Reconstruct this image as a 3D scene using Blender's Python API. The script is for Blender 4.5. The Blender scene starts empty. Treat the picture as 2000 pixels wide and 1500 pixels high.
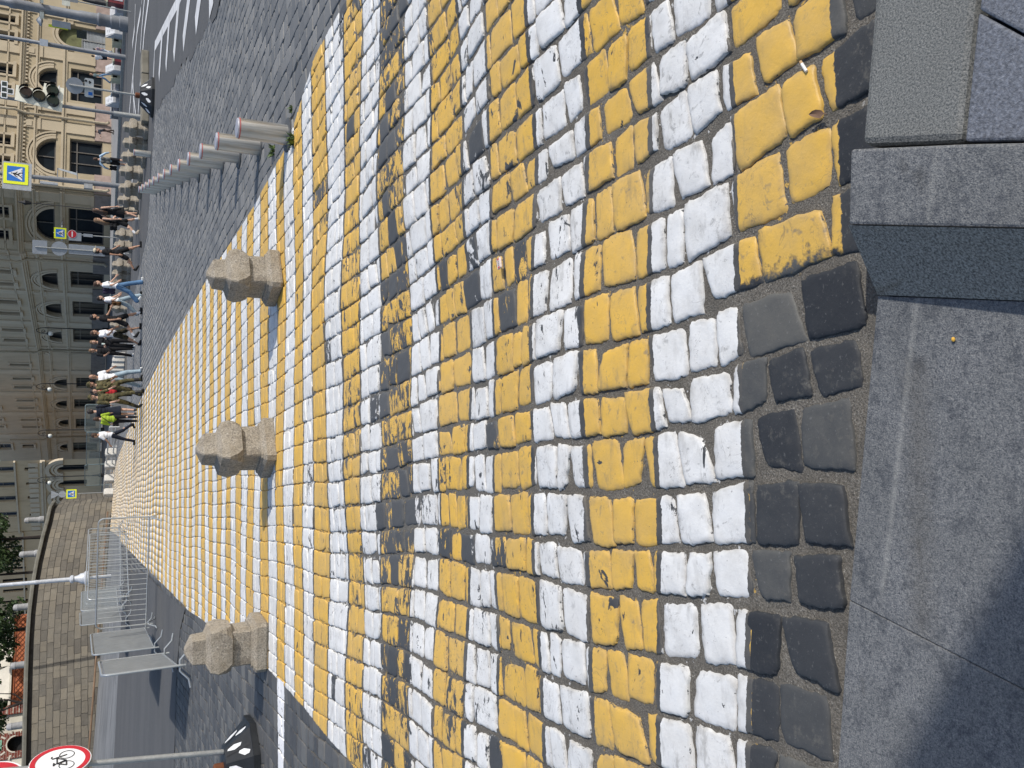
import bpy, bmesh, math, random
import numpy as np
from mathutils import Vector, Matrix
from mathutils.geometry import tessellate_polygon
random.seed(7); RNG = np.random.default_rng(7)
S = bpy.context.scene
COL = S.collection
R = math.radians
PI = math.pi

# ------------------------------------------------------------------ camera model
F_PX, CAM_H = 1620.0, 1.8
def _basis(Uv=712, Vh=172, Uy=505):
    Vv = 1000 + F_PX * F_PX / (1000 - Vh)
    dn = np.array([Uv - 750, Vv - 1000, F_PX]); dn /= np.linalg.norm(dn)
    V = 1000 - (dn[0] * (Uy - 750) + dn[2] * F_PX) / dn[1]
    y = np.array([Uy - 750, V - 1000, F_PX]); y /= np.linalg.norm(y)
    z = -dn; x = np.cross(y, z)
    if x[0] < 0: x = -x
    return np.array([x, y, z])
MB_ = _basis()          # rows: world axes expressed in (right, down, forward) of the hand-held view
def ray(U, V): return MB_ @ np.array([U - 750.0, V - 1000.0, F_PX])
def terr(X, Y):
    return 0.0375 * np.clip(np.asarray(Y) - 20.0, 0, 55) * np.clip((1.0 - np.asarray(X)) / 18.0, 0, 1)
def G(U, V):
    """world point on the ground seen in that direction"""
    r = ray(U, V); z = 0.0
    for _ in range(30):
        t = (z - CAM_H) / r[2]; z = float(terr(r[0] * t, r[1] * t))
    return Vector((r[0] * t, r[1] * t, z))
def gz(U, V, z):
    r = ray(U, V); t = (z - CAM_H) / r[2]
    return Vector((r[0] * t, r[1] * t, z))
FH = Vector((MB_[0, 2], MB_[1, 2])).normalized()
def AD(U, V, D):
    """point in that direction, D metres ahead of the viewer"""
    r = ray(U, V); t = D / (r[0] * FH.x + r[1] * FH.y)
    return Vector((r[0] * t, r[1] * t, CAM_H + r[2] * t))
def depth(p): return p[0] * FH.x + p[1] * FH.y
def wpx(n, D): return n * D * math.hypot(MB_[0, 2], MB_[1, 2]) / F_PX      # metres covered by n picture pixels
def proj(p):
    q = MB_.T @ np.array([p[0], p[1], p[2] - CAM_H])
    return 750 + F_PX * q[0] / q[2], 1000 + F_PX * q[1] / q[2]

cam = bpy.data.cameras.new('camera'); co = bpy.data.objects.new('camera', cam); COL.objects.link(co)
cam.sensor_fit = 'HORIZONTAL'; cam.sensor_width = 36; cam.lens = 36 * F_PX / 2000
cam.clip_start = 0.05; cam.clip_end = 2000
cx, cy, cz = MB_[:, 1], MB_[:, 0], -MB_[:, 2]      # the phone was held sideways: picture right = down
mw = Matrix(((cx[0], cy[0], cz[0], 0), (cx[1], cy[1], cz[1], 0), (cx[2], cy[2], cz[2], CAM_H), (0, 0, 0, 1)))
co.matrix_world = mw
S.camera = co

# ------------------------------------------------------------------ light
SUN_AZ = np.array([0.835, -0.55]); SUN_EL = R(38)
w = bpy.data.worlds.new('World'); S.world = w; w.use_nodes = True
nt = w.node_tree; bg = nt.nodes['Background']
sky = nt.nodes.new('ShaderNodeTexSky'); sky.sky_type = 'NISHITA'; sky.sun_disc = False
sky.sun_elevation = SUN_EL; sky.sun_rotation = math.atan2(SUN_AZ[0], SUN_AZ[1])
sky.air_density = 1.0; sky.dust_density = 1.5
nt.links.new(sky.outputs[0], bg.inputs[0]); bg.inputs[1].default_value = 0.15
sl = bpy.data.lights.new('sun', 'SUN'); sl.energy = 3.6; sl.angle = R(0.55); sl.color = (1.0, 0.955, 0.88)
so = bpy.data.objects.new('sun', sl); COL.objects.link(so); so.location = (20, -15, 30)
sd = Vector((SUN_AZ[0] * math.cos(SUN_EL), SUN_AZ[1] * math.cos(SUN_EL), math.sin(SUN_EL)))
so.rotation_euler = sd.to_track_quat('Z', 'Y').to_euler()
S.view_settings.view_transform = 'Standard'; S.view_settings.look = 'None'
S.view_settings.exposure = 0.0; S.view_settings.gamma = 1.0
S.view_settings.use_curve_mapping = False

# ------------------------------------------------------------------ node helpers
class NT:
    def __init__(s, name):
        s.m = bpy.data.materials.new(name); s.m.use_nodes = True; s.t = s.m.node_tree
        s.p = s.t.nodes['Principled BSDF']
    def n(s, typ, **k):
        nd = s.t.nodes.new(typ)
        for a, b in k.items(): setattr(nd, a, b)
        return nd
    def put(s, sock, v):
        if isinstance(v, bpy.types.NodeSocket): s.t.links.new(v, sock)
        elif isinstance(v, (tuple, list)) and len(v) == 3 and sock.type == 'RGBA': sock.default_value = (*v, 1)
        else: sock.default_value = v
    def math(s, op, a, b=0.0, c=None, clamp=False):
        nd = s.n('ShaderNodeMath', operation=op, use_clamp=clamp)
        s.put(nd.inputs[0], a); s.put(nd.inputs[1], b)
        if c is not None: s.put(nd.inputs[2], c)
        return nd.outputs[0]
    def mix(s, f, a, b, bt='MIX'):
        nd = s.n('ShaderNodeMix', data_type='RGBA', blend_type=bt)
        s.put(nd.inputs[0], f); s.put(nd.inputs[6], a); s.put(nd.inputs[7], b)
        return nd.outputs[2]
    def coord(s, kind='Object'):
        return s.n('ShaderNodeTexCoord').outputs[kind]
    def mapping(s, v, scale=(1, 1, 1), loc=(0, 0, 0), rot=(0, 0, 0)):
        nd = s.n('ShaderNodeMapping'); s.put(nd.inputs[0], v)
        nd.inputs[1].default_value = loc; nd.inputs[2].default_value = rot; nd.inputs[3].default_value = scale
        return nd.outputs[0]
    def noise(s, v, scale=5, detail=4, rough=.55, dist=0.0, out=0):
        nd = s.n('ShaderNodeTexNoise'); s.put(nd.inputs['Vector'], v)
        nd.inputs['Scale'].default_value = scale; nd.inputs['Detail'].default_value = detail
        nd.inputs['Roughness'].default_value = rough; nd.inputs['Distortion'].default_value = dist
        return nd.outputs[out]
    def ramp(s, f, stops, interp='LINEAR'):
        nd = s.n('ShaderNodeValToRGB'); cr = nd.color_ramp; cr.interpolation = interp
        while len(cr.elements) < len(stops): cr.elements.new(0.5)
        for e, (p, c) in zip(cr.elements, stops):
            e.position = p; e.color = (*c, 1) if len(c) == 3 else c
        s.put(nd.inputs[0], f); return nd.outputs[0]
    def rng(s, v, a, b, c=0.0, d=1.0):
        nd = s.n('ShaderNodeMapRange'); nd.clamp = True
        s.put(nd.inputs[0], v); s.put(nd.inputs[1], a); s.put(nd.inputs[2], b); s.put(nd.inputs[3], c); s.put(nd.inputs[4], d)
        return nd.outputs[0]
    def attr(s, name):
        nd = s.n('ShaderNodeAttribute'); nd.attribute_name = name; nd.attribute_type = 'GEOMETRY'
        return nd.outputs['Fac']
    def bump(s, h, strength=.5, dist=.01):
        nd = s.n('ShaderNodeBump'); nd.inputs['Strength'].default_value = strength
        nd.inputs['Distance'].default_value = dist; s.put(nd.inputs['Height'], h)
        s.t.links.new(nd.outputs[0], s.p.inputs['Normal']); return nd
    def fin(s, col, rough=.7, metal=0.0, spec=.4):
        s.put(s.p.inputs['Base Color'], col); s.put(s.p.inputs['Roughness'], rough)
        s.put(s.p.inputs['Metallic'], metal); s.put(s.p.inputs['Specular IOR Level'], spec)
        return s.m
def mul(c, k): return tuple(min(1.0, x * k) for x in c)

def simple(name, col, rough=.6, metal=0.0, var=.18, scale=6, bump=0.0, bscale=40, spec=.4):
    """plain material with a mottled procedural colour"""
    t = NT(name); v = t.coord()
    n = t.noise(v, scale, 5, .6)
    c = t.mix(t.rng(n, .3, .7), mul(col, 1 - var), mul(col, 1 + var))
    if bump: t.bump(t.noise(v, bscale, 4, .6), bump, .01)
    r = t.rng(t.noise(v, scale * 2.3, 3), .3, .7, max(.05, rough - .08), min(1, rough + .08))
    return t.fin(c, r, metal, spec)
MATS = {}
def mt(name, *a, **k):
    if name not in MATS: MATS[name] = simple(name, *a, **k)
    return MATS[name]

# ------------------------------------------------------------------ mesh helpers
def newmesh(name, verts, faces, smooth=True, angle=35):
    me = bpy.data.meshes.new(name); me.from_pydata([tuple(v) for v in verts], [], faces); me.update()
    if smooth:
        me.polygons.foreach_set('use_smooth', [True] * len(me.polygons))
        me.set_sharp_from_angle(angle=R(angle))
    return me
def link(name, me, mat, parent=None, loc=None):
    o = bpy.data.objects.new(name, me); COL.objects.link(o)
    if mat is not None:
        for m_ in (mat if isinstance(mat, (list, tuple)) else [mat]): me.materials.append(m_)
    if parent is not None: o.parent = parent
    if loc is not None: o.location = loc
    return o
def tag(o, label=None, cat=None, group=None, kind=None):
    if label: o['label'] = label
    if cat: o['category'] = cat
    if group: o['group'] = group
    if kind: o['kind'] = kind
    return o
def thing(name, label, cat, loc=(0, 0, 0), rz=0.0, group=None):
    o = bpy.data.objects.new(name, None); COL.objects.link(o); o.empty_display_size = .2
    o.location = loc; o.rotation_euler = (0, 0, rz)
    return tag(o, label, cat, group)
def copy_tree(o, parent=None):
    c = o.copy(); COL.objects.link(c)
    if parent is not None: c.parent = parent
    for ch in [x for x in KIDS.get(o.name, [])]: copy_tree(ch, c)
    return c
KIDS = {}
def note_kids():
    KIDS.clear()
    for x in bpy.data.objects:
        if x.parent: KIDS.setdefault(x.parent.name, []).append(x)

class MB:
    def __init__(s): s.v = []; s.f = []; s.mi = []
    def add(s, vs, fs, m=0):
        b = len(s.v); s.v += [tuple(v) for v in vs]
        for f in fs: s.f.append(tuple(b + i for i in f)); s.mi.append(m)
        return s
    def box(s, x0, x1, y0, y1, z0, z1, m=0):
        vs = [(x, y, z) for z in (z0, z1) for y in (y0, y1) for x in (x0, x1)]
        return s.add(vs, [(0, 2, 3, 1), (4, 5, 7, 6), (0, 1, 5, 4), (2, 6, 7, 3), (0, 4, 6, 2), (1, 3, 7, 5)], m)
    def cbox(s, c, sx, sy, sz, rz=0.0, m=0):
        ca, sa = math.cos(rz), math.sin(rz); vs = []
        for z in (-sz / 2, sz / 2):
            for y in (-sy / 2, sy / 2):
                for x in (-sx / 2, sx / 2):
                    vs.append((c[0] + x * ca - y * sa, c[1] + x * sa + y * ca, c[2] + z))
        return s.add(vs, [(0, 2, 3, 1), (4, 5, 7, 6), (0, 1, 5, 4), (2, 6, 7, 3), (0, 4, 6, 2), (1, 3, 7, 5)], m)
    def tube(s, p, q, r0, r1=None, n=10, cap=True, m=0):
        p, q = Vector(p), Vector(q); r1 = r0 if r1 is None else r1
        d = (q - p)
        if d.length < 1e-6: return s
        d.normalize(); a = d.orthogonal().normalized(); b = d.cross(a)
        vs = []
        for c, r in ((p, r0), (q, r1)):
            for i in range(n):
                t = 2 * PI * i / n; vs.append(c + a * (r * math.cos(t)) + b * (r * math.sin(t)))
        fs = [(i, (i + 1) % n, n + (i + 1) % n, n + i) for i in range(n)]
        if cap: fs += [tuple(range(n - 1, -1, -1)), tuple(range(n, 2 * n))]
        return s.add(vs, fs, m)
    def path(s, pts, r, n=8, closed=False, m=0):
        pts = [Vector(p) for p in pts]; N = len(pts); vs = []; fs = []
        rr = r if isinstance(r, (list, tuple)) else [r] * N
        up = None
        for i, p in enumerate(pts):
            d = (pts[(i + 1) % N] - pts[i - 1]) if (closed or 0 < i < N - 1) else (pts[1] - pts[0] if i == 0 else pts[-1] - pts[-2])
            d.normalize()
            if up is None: up = d.orthogonal().normalized()
            a = (up - d * up.dot(d)); a = a.normalized() if a.length > 1e-4 else d.orthogonal().normalized()
            up = a; b = d.cross(a)
            for k in range(n):
                t = 2 * PI * k / n; vs.append(p + a * (rr[i] * math.cos(t)) + b * (rr[i] * math.sin(t)))
        for i in range(N if closed else N - 1):
            j = (i + 1) % N
            fs += [(i * n + k, i * n + (k + 1) % n, j * n + (k + 1) % n, j * n + k) for k in range(n)]
        if not closed: fs += [tuple(range(n - 1, -1, -1)), tuple(range((N - 1) * n, N * n))]
        return s.add(vs, fs, m)
    def lathe(s, prof, n=24, c=(0, 0, 0), m=0):
        vs = []; fs = []
        for r, z in prof:
            for i in range(n):
                t = 2 * PI * i / n; vs.append((c[0] + r * math.cos(t), c[1] + r * math.sin(t), c[2] + z))
        for k in range(len(prof) - 1):
            fs += [(k * n + i, k * n + (i + 1) % n, (k + 1) * n + (i + 1) % n, (k + 1) * n + i) for i in range(n)]
        fs += [tuple(range(n - 1, -1, -1)), tuple(range((len(prof) - 1) * n, len(prof) * n))]
        return s.add(vs, fs, m)
    def rings(s, rings, m=0, cap=True):
        n = len(rings[0]); vs = [p for r in rings for p in r]; fs = []
        for k in range(len(rings) - 1):
            fs += [(k * n + i, k * n + (i + 1) % n, (k + 1) * n + (i + 1) % n, (k + 1) * n + i) for i in range(n)]
        if cap: fs += [tuple(range(n - 1, -1, -1)), tuple(range((len(rings) - 1) * n, len(rings) * n))]
        return s.add(vs, fs, m)
    def prism(s, pts, fn, d0, d1, m=0):
        """2-D outline pts extruded between depths d0 and d1; fn(a, b, d) -> point"""
        n = len(pts); vs = [fn(a, b, d0) for a, b in pts] + [fn(a, b, d1) for a, b in pts]
        tri = tessellate_polygon([[Vector((a, b, 0)) for a, b in pts]])
        fs = [tuple(t) for t in tri] + [tuple(n + i for i in reversed(t)) for t in tri]
        fs += [(i, (i + 1) % n, n + (i + 1) % n, n + i) for i in range(n)]
        return s.add(vs, fs, m)
    def ball(s, c, rx, ry=None, rz=None, n=10, k=7, m=0):
        ry = rx if ry is None else ry; rz = rx if rz is None else rz
        vs = [(c[0], c[1], c[2] - rz)]
        for j in range(1, k):
            ph = -PI / 2 + PI * j / k
            for i in range(n):
                t = 2 * PI * i / n
                vs.append((c[0] + rx * math.cos(ph) * math.cos(t), c[1] + ry * math.cos(ph) * math.sin(t), c[2] + rz * math.sin(ph)))
        vs.append((c[0], c[1], c[2] + rz)); fs = []
        for i in range(n): fs.append((0, 1 + (i + 1) % n, 1 + i))
        for j in range(k - 2):
            for i in range(n):
                a = 1 + j * n
                fs.append((a + i, a + (i + 1) % n, a + n + (i + 1) % n, a + n + i))
        a = 1 + (k - 2) * n; e = len(vs) - 1
        for i in range(n): fs.append((a + i, a + (i + 1) % n, e))
        return s.add(vs, fs, m)
    def build(s, name, mat, parent=None, smooth=True, angle=35, loc=None):
        me = newmesh(name, s.v, s.f, smooth, angle)
        bm = bmesh.new(); bm.from_mesh(me); bmesh.ops.recalc_face_normals(bm, faces=bm.faces); bm.to_mesh(me); bm.free()
        if isinstance(mat, (list, tuple)): me.polygons.foreach_set('material_index', s.mi)
        return link(name, me, mat, parent, loc)
def bevel(o, w, seg=2):
    md = o.modifiers.new('bevel', 'BEVEL'); md.width = w; md.segments = seg; md.limit_method = 'ANGLE'; md.angle_limit = R(30)
    return o
def ongrd(x, y): return (x, y, float(terr(x, y)))
# ================================================================== GROUND
STRIPE_DIR = 0.08                      # the stripes are not quite square to the crossing
def qof(X, Y): return Y + STRIPE_DIR * X
_V = [1442, 1281, 1272, 1150, 1140, 1047, 1040, 961, 956, 903, 897, 843, 840, 795, 794, 744, 741, 706, 704, 674, 671, 639,
      637, 611, 609, 592, 590, 574.5, 573.5, 556, 555, 540.5, 539.5, 524.5, 523.5, 509, 508, 496, 495, 483]
_q = []
for v_ in _V:
    p_ = G(750, v_); _q.append(qof(p_.x, p_.y))
_s = []
for i_ in range(len(_V)):
    k_, r_ = divmod(i_, 4); _s.append(k_ + (0, .46, .5, .96)[r_])
_q0 = qof(*G(1300, 1632)[:2]); _q1 = qof(*G(1300, 1434)[:2])
QT = np.array([_q0 - .3, _q0, _q1] + _q); ST = np.array([-.9, -.5, -.04] + _s)
_ext = [QT[-1]]
while _ext[-1] < 95: _ext.append(_ext[-1] + float(np.interp(_ext[-1], [11, 16, 22, 28, 33, 50, 75], [.9, 1.0, 1.12, 1.28, 1.42, 1.9, 2.5])))
ST = np.concatenate([ST, ST[-1] + np.arange(1, len(_ext))]); QT = np.concatenate([QT, _ext[1:]])
def s_of(X, Y):
    w_ = (.013 * np.sin(2.3 * X + 1.1 * Y) + .010 * np.sin(4.7 * X - 2.3 * Y + 1)) * np.interp(Y, [1.5, 3, 12], [.3, 1, .5])
    return np.interp(qof(X, Y) + w_, QT, ST)
XR = (np.array([0, 6, 7, 8.3, 10, 13.7, 23.7, 36, 60, 80]), np.array([4.0, 3.95, 3.95, 3.62, 3.6, 3.78, 4.04, 4.06, 3.3, 2.4]))
XL = (np.array([0, 6.4, 7.9, 9.8, 13.4, 18, 27, 45, 80]), np.array([-2.12, -2.02, -1.92, -1.84, -1.93, -2.07, -2.0, -1.82, -1.7]))
def md_of(X, Y):
    xr = np.interp(Y, *XR); xl = np.interp(Y, *XL)
    m = np.minimum(X - xl, xr - X)
    s = s_of(X, Y)
    m0 = np.minimum(m, (X - .60) * .16)
    m = np.where(s < -.02, m0, m)
    return np.minimum(np.minimum(m, (s + .5) * .9), 74 - Y)
_wl0 = qof(*G(60, 553)[:2]); _wl1 = qof(*G(60, 541)[:2])
def wl_of(X, Y):
    q = qof(X, Y); return np.minimum((_wl1 - _wl0) / 2 - np.abs(q - (_wl0 + _wl1) / 2), -1.85 - X)
WEAR = {0: .10, 1: .12, 2: .25, 3: .32, 4: .45}
def wear_of(X, Y):
    s = s_of(X, Y)
    sx = np.array([-1, -.3, 0, .4, .55, .95, 1, 1.4, 1.5, 1.95, 2.02, 2.4, 2.5, 2.95, 3.02, 3.44, 3.52, 3.92, 4.02, 4.4, 4.52, 4.9, 5, 7, 9, 30])
    sy = np.array([.10, .10, .12, .14, .2, .3, .42, .42, .42, .42, .5, .5, .5, .5, .3, .3, 1.0, 1.0, .4, .4, .62, .6, .3, .25, .35, .35])
    return np.interp(s, sx, sy)
def macro(X, Y):
    return (.019 * np.sin(2.6 * X + .7) * np.sin(2.3 * Y + .6 * X) + .010 * np.sin(4.1 * X - 1.3 * Y) * np.sin(1.7 * Y) + .012 * np.sin(1.7 * X + .9 * Y) + .010 * np.sin(.8 * X - 2.1 * Y + 1.3) + .008 * np.sin(3.1 * X + 2.6 * Y + .4)) * np.clip((Y - 1.4) / 2, 0, 1) * np.interp(Y, [5, 9, 20], [1, .4, .10]) - .055 * np.exp(-((X - 1.3) ** 2 / 1.6 + (Y - 4.15) ** 2 / .20)) - .03 * np.exp(-((X + .6) ** 2 / 1.0 + (Y - 4.9) ** 2 / .25))
def kerb_y(X): return 1.502 - .222 * X          # back of the cobbles / front edge of the kerb

# polygons of asphalt (x, y)
ASPH_R = [G(U, V) for U, V in ((1285, 302), (1310, 318), (1340, 336), (1375, 356), (1420, 384), (1470, 412), (1530, 446), (1750, 600))]
ASPH_R = [(p.x, p.y) for p in ASPH_R] + [(60, 8), (60, 31), (9.5, 31)]
ASPH_L = [G(U, V) for U, V in ((311, 362), (270, 352), (200, 346), (100, 343), (0, 340), (-150, 338))]
ASPH_L = [(p.x, p.y) for p in ASPH_L] + [(-40, 18), (-40, 44), (-3.0, 44), (-2.15, 30), (-2.2, 24)]
def in_poly(x, y, P):
    x = np.asarray(x); y = np.asarray(y); c = np.zeros(x.shape, bool); n = len(P)
    for i in range(n):
        x0, y0 = P[i]; x1, y1 = P[(i + 1) % n]
        t = ((y0 > y) != (y1 > y)) & (x < (x1 - x0) * (y - y0) / ((y1 - y0) or 1e-9) + x0)
        c ^= t
    return c

def grid_attr(me, X, Y, tone=None, edge=None, bare=None):
    def setf(n, a):
        at = me.attributes.new(n, 'FLOAT', 'POINT'); at.data.foreach_set('value', np.ascontiguousarray(a, dtype=np.float32))
    setf('stripe', s_of(X, Y)); setf('inside', md_of(X, Y)); setf('wear', wear_of(X, Y) * (1 + .35 * np.sin(1.9 * X + 2.2 * Y) * np.sin(3.7 * X - 1.1)) + (0 if bare is None else bare)); setf('line', wl_of(X, Y))
    setf('fill', np.interp(Y, [1.5, 5, 7, 9.5], [.10, .12, .5, 1.0])); setf('edge', edge if edge is not None else 0 * X)
    setf('tone', tone if tone is not None else np.full(X.shape, .5))
    lt = np.clip((X - np.interp(Y, *XL)) / 2, 0, 1) * np.clip((Y - 2.2) / 3, 0, 1) * .75 + np.clip((Y - 20) / 30, 0, .25) + np.where(X < -1.8, np.clip((Y - 5) / 12, 0, .22), 0)
    setf('dusty', lt)
def np_mesh(name, co_, quads):
    me = bpy.data.meshes.new(name)
    me.vertices.add(len(co_)); me.vertices.foreach_set('co', np.ascontiguousarray(co_, dtype=np.float32).ravel())
    n = len(quads); me.loops.add(n * 4); me.loops.foreach_set('vertex_index', np.ascontiguousarray(quads, dtype=np.int32).ravel())
    me.polygons.add(n); me.polygons.foreach_set('loop_start', np.arange(0, n * 4, 4, dtype=np.int32))
    me.polygons.foreach_set('loop_total', np.full(n, 4, dtype=np.int32))
    me.polygons.foreach_set('use_smooth', np.ones(n, dtype=bool))
    me.update(calc_edges=True); return me

# ---- stones
def visible(X, Y, pad=260):
    P = np.stack([X, Y, np.full_like(X, -CAM_H)]); q = MB_.T @ P
    U = 750 + F_PX * q[0] / q[2]; V = 1000 + F_PX * q[1] / q[2]
    return (q[2] > .2) & (U > -pad) & (U < 1500 + pad) & (V < 2300)
def wob(Y, X): return .010 * np.sin(4.3 * Y + 2.1 * X) * np.interp(Y, [2, 8], [1, .4]) + .035 * np.sin(.55 * Y + .3 * X) + .02 * np.sin(1.7 * Y + 1.1 * X) - .0035 * np.clip(-X, 0, 9) * np.clip(6 - Y, 0, 6)
corners = []
x = -27.0
while x < 30:
    wr = random.uniform(.165, .215); y = float(kerb_y(x)) + .03
    y += 0
    first = True
    xa, xb = x, x + wr
    while y < (74 if -3 < x < 4.6 else 47):
        L = random.choice([random.uniform(.105, .16), random.uniform(.16, .22), random.uniform(.16, .22), random.uniform(.19, .27)])
        if y > 9: L *= 1.05
        corners.append((xa, xb, y, y + L, 1.0 if first else 0.0)); first = False; y += L
    x = xb
C_ = np.array(corners); del corners
xm = (C_[:, 0] + C_[:, 1]) / 2; ym = (C_[:, 2] + C_[:, 3]) / 2
keep = (visible(xm, ym) | visible(xm - 1.2, ym) | visible(xm + 1.2, ym)) & ~in_poly(xm, ym, ASPH_R) & ~in_poly(xm, ym, ASPH_L) & ~((ym > 31.1) & (xm > 9.6))
C_ = C_[keep]; xm = xm[keep]; ym = ym[keep]
NS = len(C_)
dist = np.hypot(xm, ym)
rnd = RNG.random((NS, 16))
# four corners, each with its own jitter; joints about 18 mm
gap = .0035 + .004 * rnd[:, 0] + np.interp(ym, [1.5, 3.2, 5, 8], [.0030, .0018, .0002, -.0022])
j = lambda k, a: (rnd[:, k] - .5) * a
slant = j(1, .026)
jx = np.interp(ym, [3, 9], [.024, .010]); cxs = np.stack([C_[:, 0] + gap + (rnd[:, 2] - .42) * jx, C_[:, 1] - gap + (rnd[:, 3] - .58) * jx, C_[:, 1] - gap + (rnd[:, 4] - .58) * jx, C_[:, 0] + gap + (rnd[:, 5] - .42) * jx], 1)
ge = gap * .5
cys = np.stack([C_[:, 2] + ge + j(6, .014) - slant, C_[:, 2] + ge + j(7, .014) + slant, C_[:, 3] - ge + j(8, .014) + slant, C_[:, 3] - ge + j(9, .014) - slant], 1)
for k_ in range(4):              # broken corners
    hit = RNG.random(NS) < .13; amt = RNG.random(NS) * .030 * hit
    sxk = (1, -1, -1, 1)[k_]; syk = (1, 1, -1, -1)[k_]
    cxs[:, k_] += sxk * amt * .8; cys[:, k_] += syk * amt
cys = np.maximum(cys, kerb_y(cxs) + .034)
bare_s = np.where(RNG.random(NS) < np.interp(wear_of(xm, ym), [.1, .4, .6, 1.0], [0., .05, .09, .36]), RNG.uniform(.25, 1.1, NS), 0) * (ym < 9) - .12 * (RNG.random(NS) < .3); tone_s = rnd[:, 10] ** 1.2; hgt = (rnd[:, 11] - .5) * np.interp(ym, [5, 12], [.010, .003]); tx = j(12, .05); ty = j(13, .06)
def lod(sel, A):
    n = len(A); idx = np.where(sel)[0]; m = len(idx)
    if m == 0: return None
    a, b = np.meshgrid(A, A); a = a.ravel()[None, :]; b = b.ravel()[None, :]
    ac = a * (1 - .042 * np.abs(b) ** 8); bc = b * (1 - .042 * np.abs(a) ** 8)
    w00 = (1 - ac) * (1 - bc) / 4; w10 = (1 + ac) * (1 - bc) / 4; w11 = (1 + ac) * (1 + bc) / 4; w01 = (1 - ac) * (1 + bc) / 4
    cx4, cy4 = cxs[idx], cys[idx]
    X = w00 * cx4[:, 0:1] + w10 * cx4[:, 1:2] + w11 * cx4[:, 2:3] + w01 * cx4[:, 3:4]
    Y = w00 * cy4[:, 0:1] + w10 * cy4[:, 1:2] + w11 * cy4[:, 2:3] + w01 * cy4[:, 3:4]
    p = (np.abs(a) ** 9 + np.abs(b) ** 9) ** (1 / 9.); p = np.minimum(p, 1.0)
    edge = np.clip((p - .55) / .45, 0, 1)
    # ragged edges
    ph = rnd[idx, 14:15] * 40
    rag = .0020 * np.sin(55 * Y + 23 * X + ph) + .0022 * np.sin(141 * Y - 60 * X + 2 * ph) + .0020 * np.sin(110 * X + 31 * Y + ph) + .0016 * np.sin(290 * X - 230 * Y + ph)
    X = X + wob(Y, X) + rag * edge * np.abs(a); Y = Y + rag * edge * np.abs(b) * .9
    Y = np.maximum(Y, kerb_y(X) + .030)
    Z = macro(X, Y) + terr(X, Y) + hgt[idx][:, None] + tx[idx][:, None] * a * .07 + ty[idx][:, None] * b * .07
    dome = .0015 + .0035 * rnd[idx, 15:16]
    Z = Z - (dome * (p ** 3) + .006 * np.clip((p - .90) / .10, 0, 1) ** 2) * np.interp(dist[idx], [5, 9], [1, .28])[:, None]
    Z = Z + .0009 * np.sin(45 * X + ph) * np.sin(39 * Y + 2 * ph) + .0005 * np.sin(85 * X + 3 * ph + 40 * Y)
    ring = (np.abs(a) > .999) | (np.abs(b) > .999)
    Z = Z - np.where(ring, 1.0, 0) * np.interp(dist[idx], [6, 10, 16], [.035, .012, .006])[:, None]
    ii = np.arange(n * n).reshape(n, n)
    q = np.stack([ii[:-1, :-1], ii[:-1, 1:], ii[1:, 1:], ii[1:, :-1]], -1).reshape(-1, 4)
    Q = (q[None] + (np.arange(m) * n * n)[:, None, None]).reshape(-1, 4)
    return X.ravel(), Y.ravel(), Z.ravel(), Q, np.repeat(tone_s[idx], n * n), np.repeat(bare_s[idx], n * n), (np.broadcast_to(p, X.shape) * np.interp(dist[idx], [5, 11], [1, .55])[:, None]).ravel()
A13 = np.array([-1, -.985, -.945, -.86, -.72, -.55, -.36, -.12, .12, .36, .55, .72, .86, .945, .985, 1])
A8 = np.array([-1, -.98, -.9, -.6, -.2, .2, .6, .9, .98, 1])
A5 = np.array([-1, -.975, -.8, 0, .8, .975, 1])
A4 = np.array([-1, -.97, 0, .97, 1])
parts = [lod(dist < 5.5, A13), lod((dist >= 5.5) & (dist < 12), A8), lod((dist >= 12) & (dist < 24), A5), lod(dist >= 24, A4)]
XX, YY, ZZ, QQ, TT, BB, EE = [], [], [], [], [], [], []; off = 0
for pz in parts:
    if pz is None: continue
    XX.append(pz[0]); YY.append(pz[1]); ZZ.append(pz[2]); QQ.append(pz[3] + off); TT.append(pz[4]); BB.append(pz[5]); EE.append(pz[6]); off += len(pz[0])
XX, YY, ZZ, QQ, TT, BB, EE = [np.concatenate(a) for a in (XX, YY, ZZ, QQ, TT, BB, EE)]

# ---- cobble material
t = NT('painted_cobbles'); v = t.coord()
fine = t.noise(v, 90, 3, .6); med = t.noise(v, 16, 5, .62); big = t.noise(v, 1.3, 3)
streak = t.noise(t.mapping(v, (7, 17, 14)), 1.35, 7, .68, .35)
edge_n = t.noise(v, 34, 3, .6)
s_ = t.math('ADD', t.attr('stripe'), t.math('MULTIPLY', t.math('SUBTRACT', edge_n, .5), .03))
fr = t.math('FRACT', t.math('ADD', s_, 10.0))
WHITE, YEL, GAPC = (.77, .77, .76), (.72, .435, .07), (.046, .048, .051)
pcol = t.ramp(fr, [(0, WHITE), (.46, GAPC), (.5, YEL), (.96, GAPC)], 'CONSTANT')
dirt = t.rng(t.noise(v, 7.5, 6, .7), .42, .80, 0, .62)
pcol = t.mix(dirt, pcol, t.mix(.5, pcol, (.26, .23, .18), 'MIX'))
pcol = t.mix(t.rng(big, .35, .75, 0, .22), pcol, (.36, .33, .28))
pcol = t.mix(t.rng(t.math('ADD', t.attr('edge'), t.math('MULTIPLY', t.math('SUBTRACT', med, .5), .9)), .75, 1.15, 0, .5), pcol, (.20, .17, .13))
grime = t.math('MULTIPLY', t.rng(t.noise(t.mapping(v, (4, 11, 8), (1, 2, 0)), 1.6, 6, .7), .54, .66), t.rng(t.noise(v, 1.1, 3), .40, .58))
pcol = t.mix(t.math('MULTIPLY', grime, .42), pcol, (.17, .155, .13))
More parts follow.
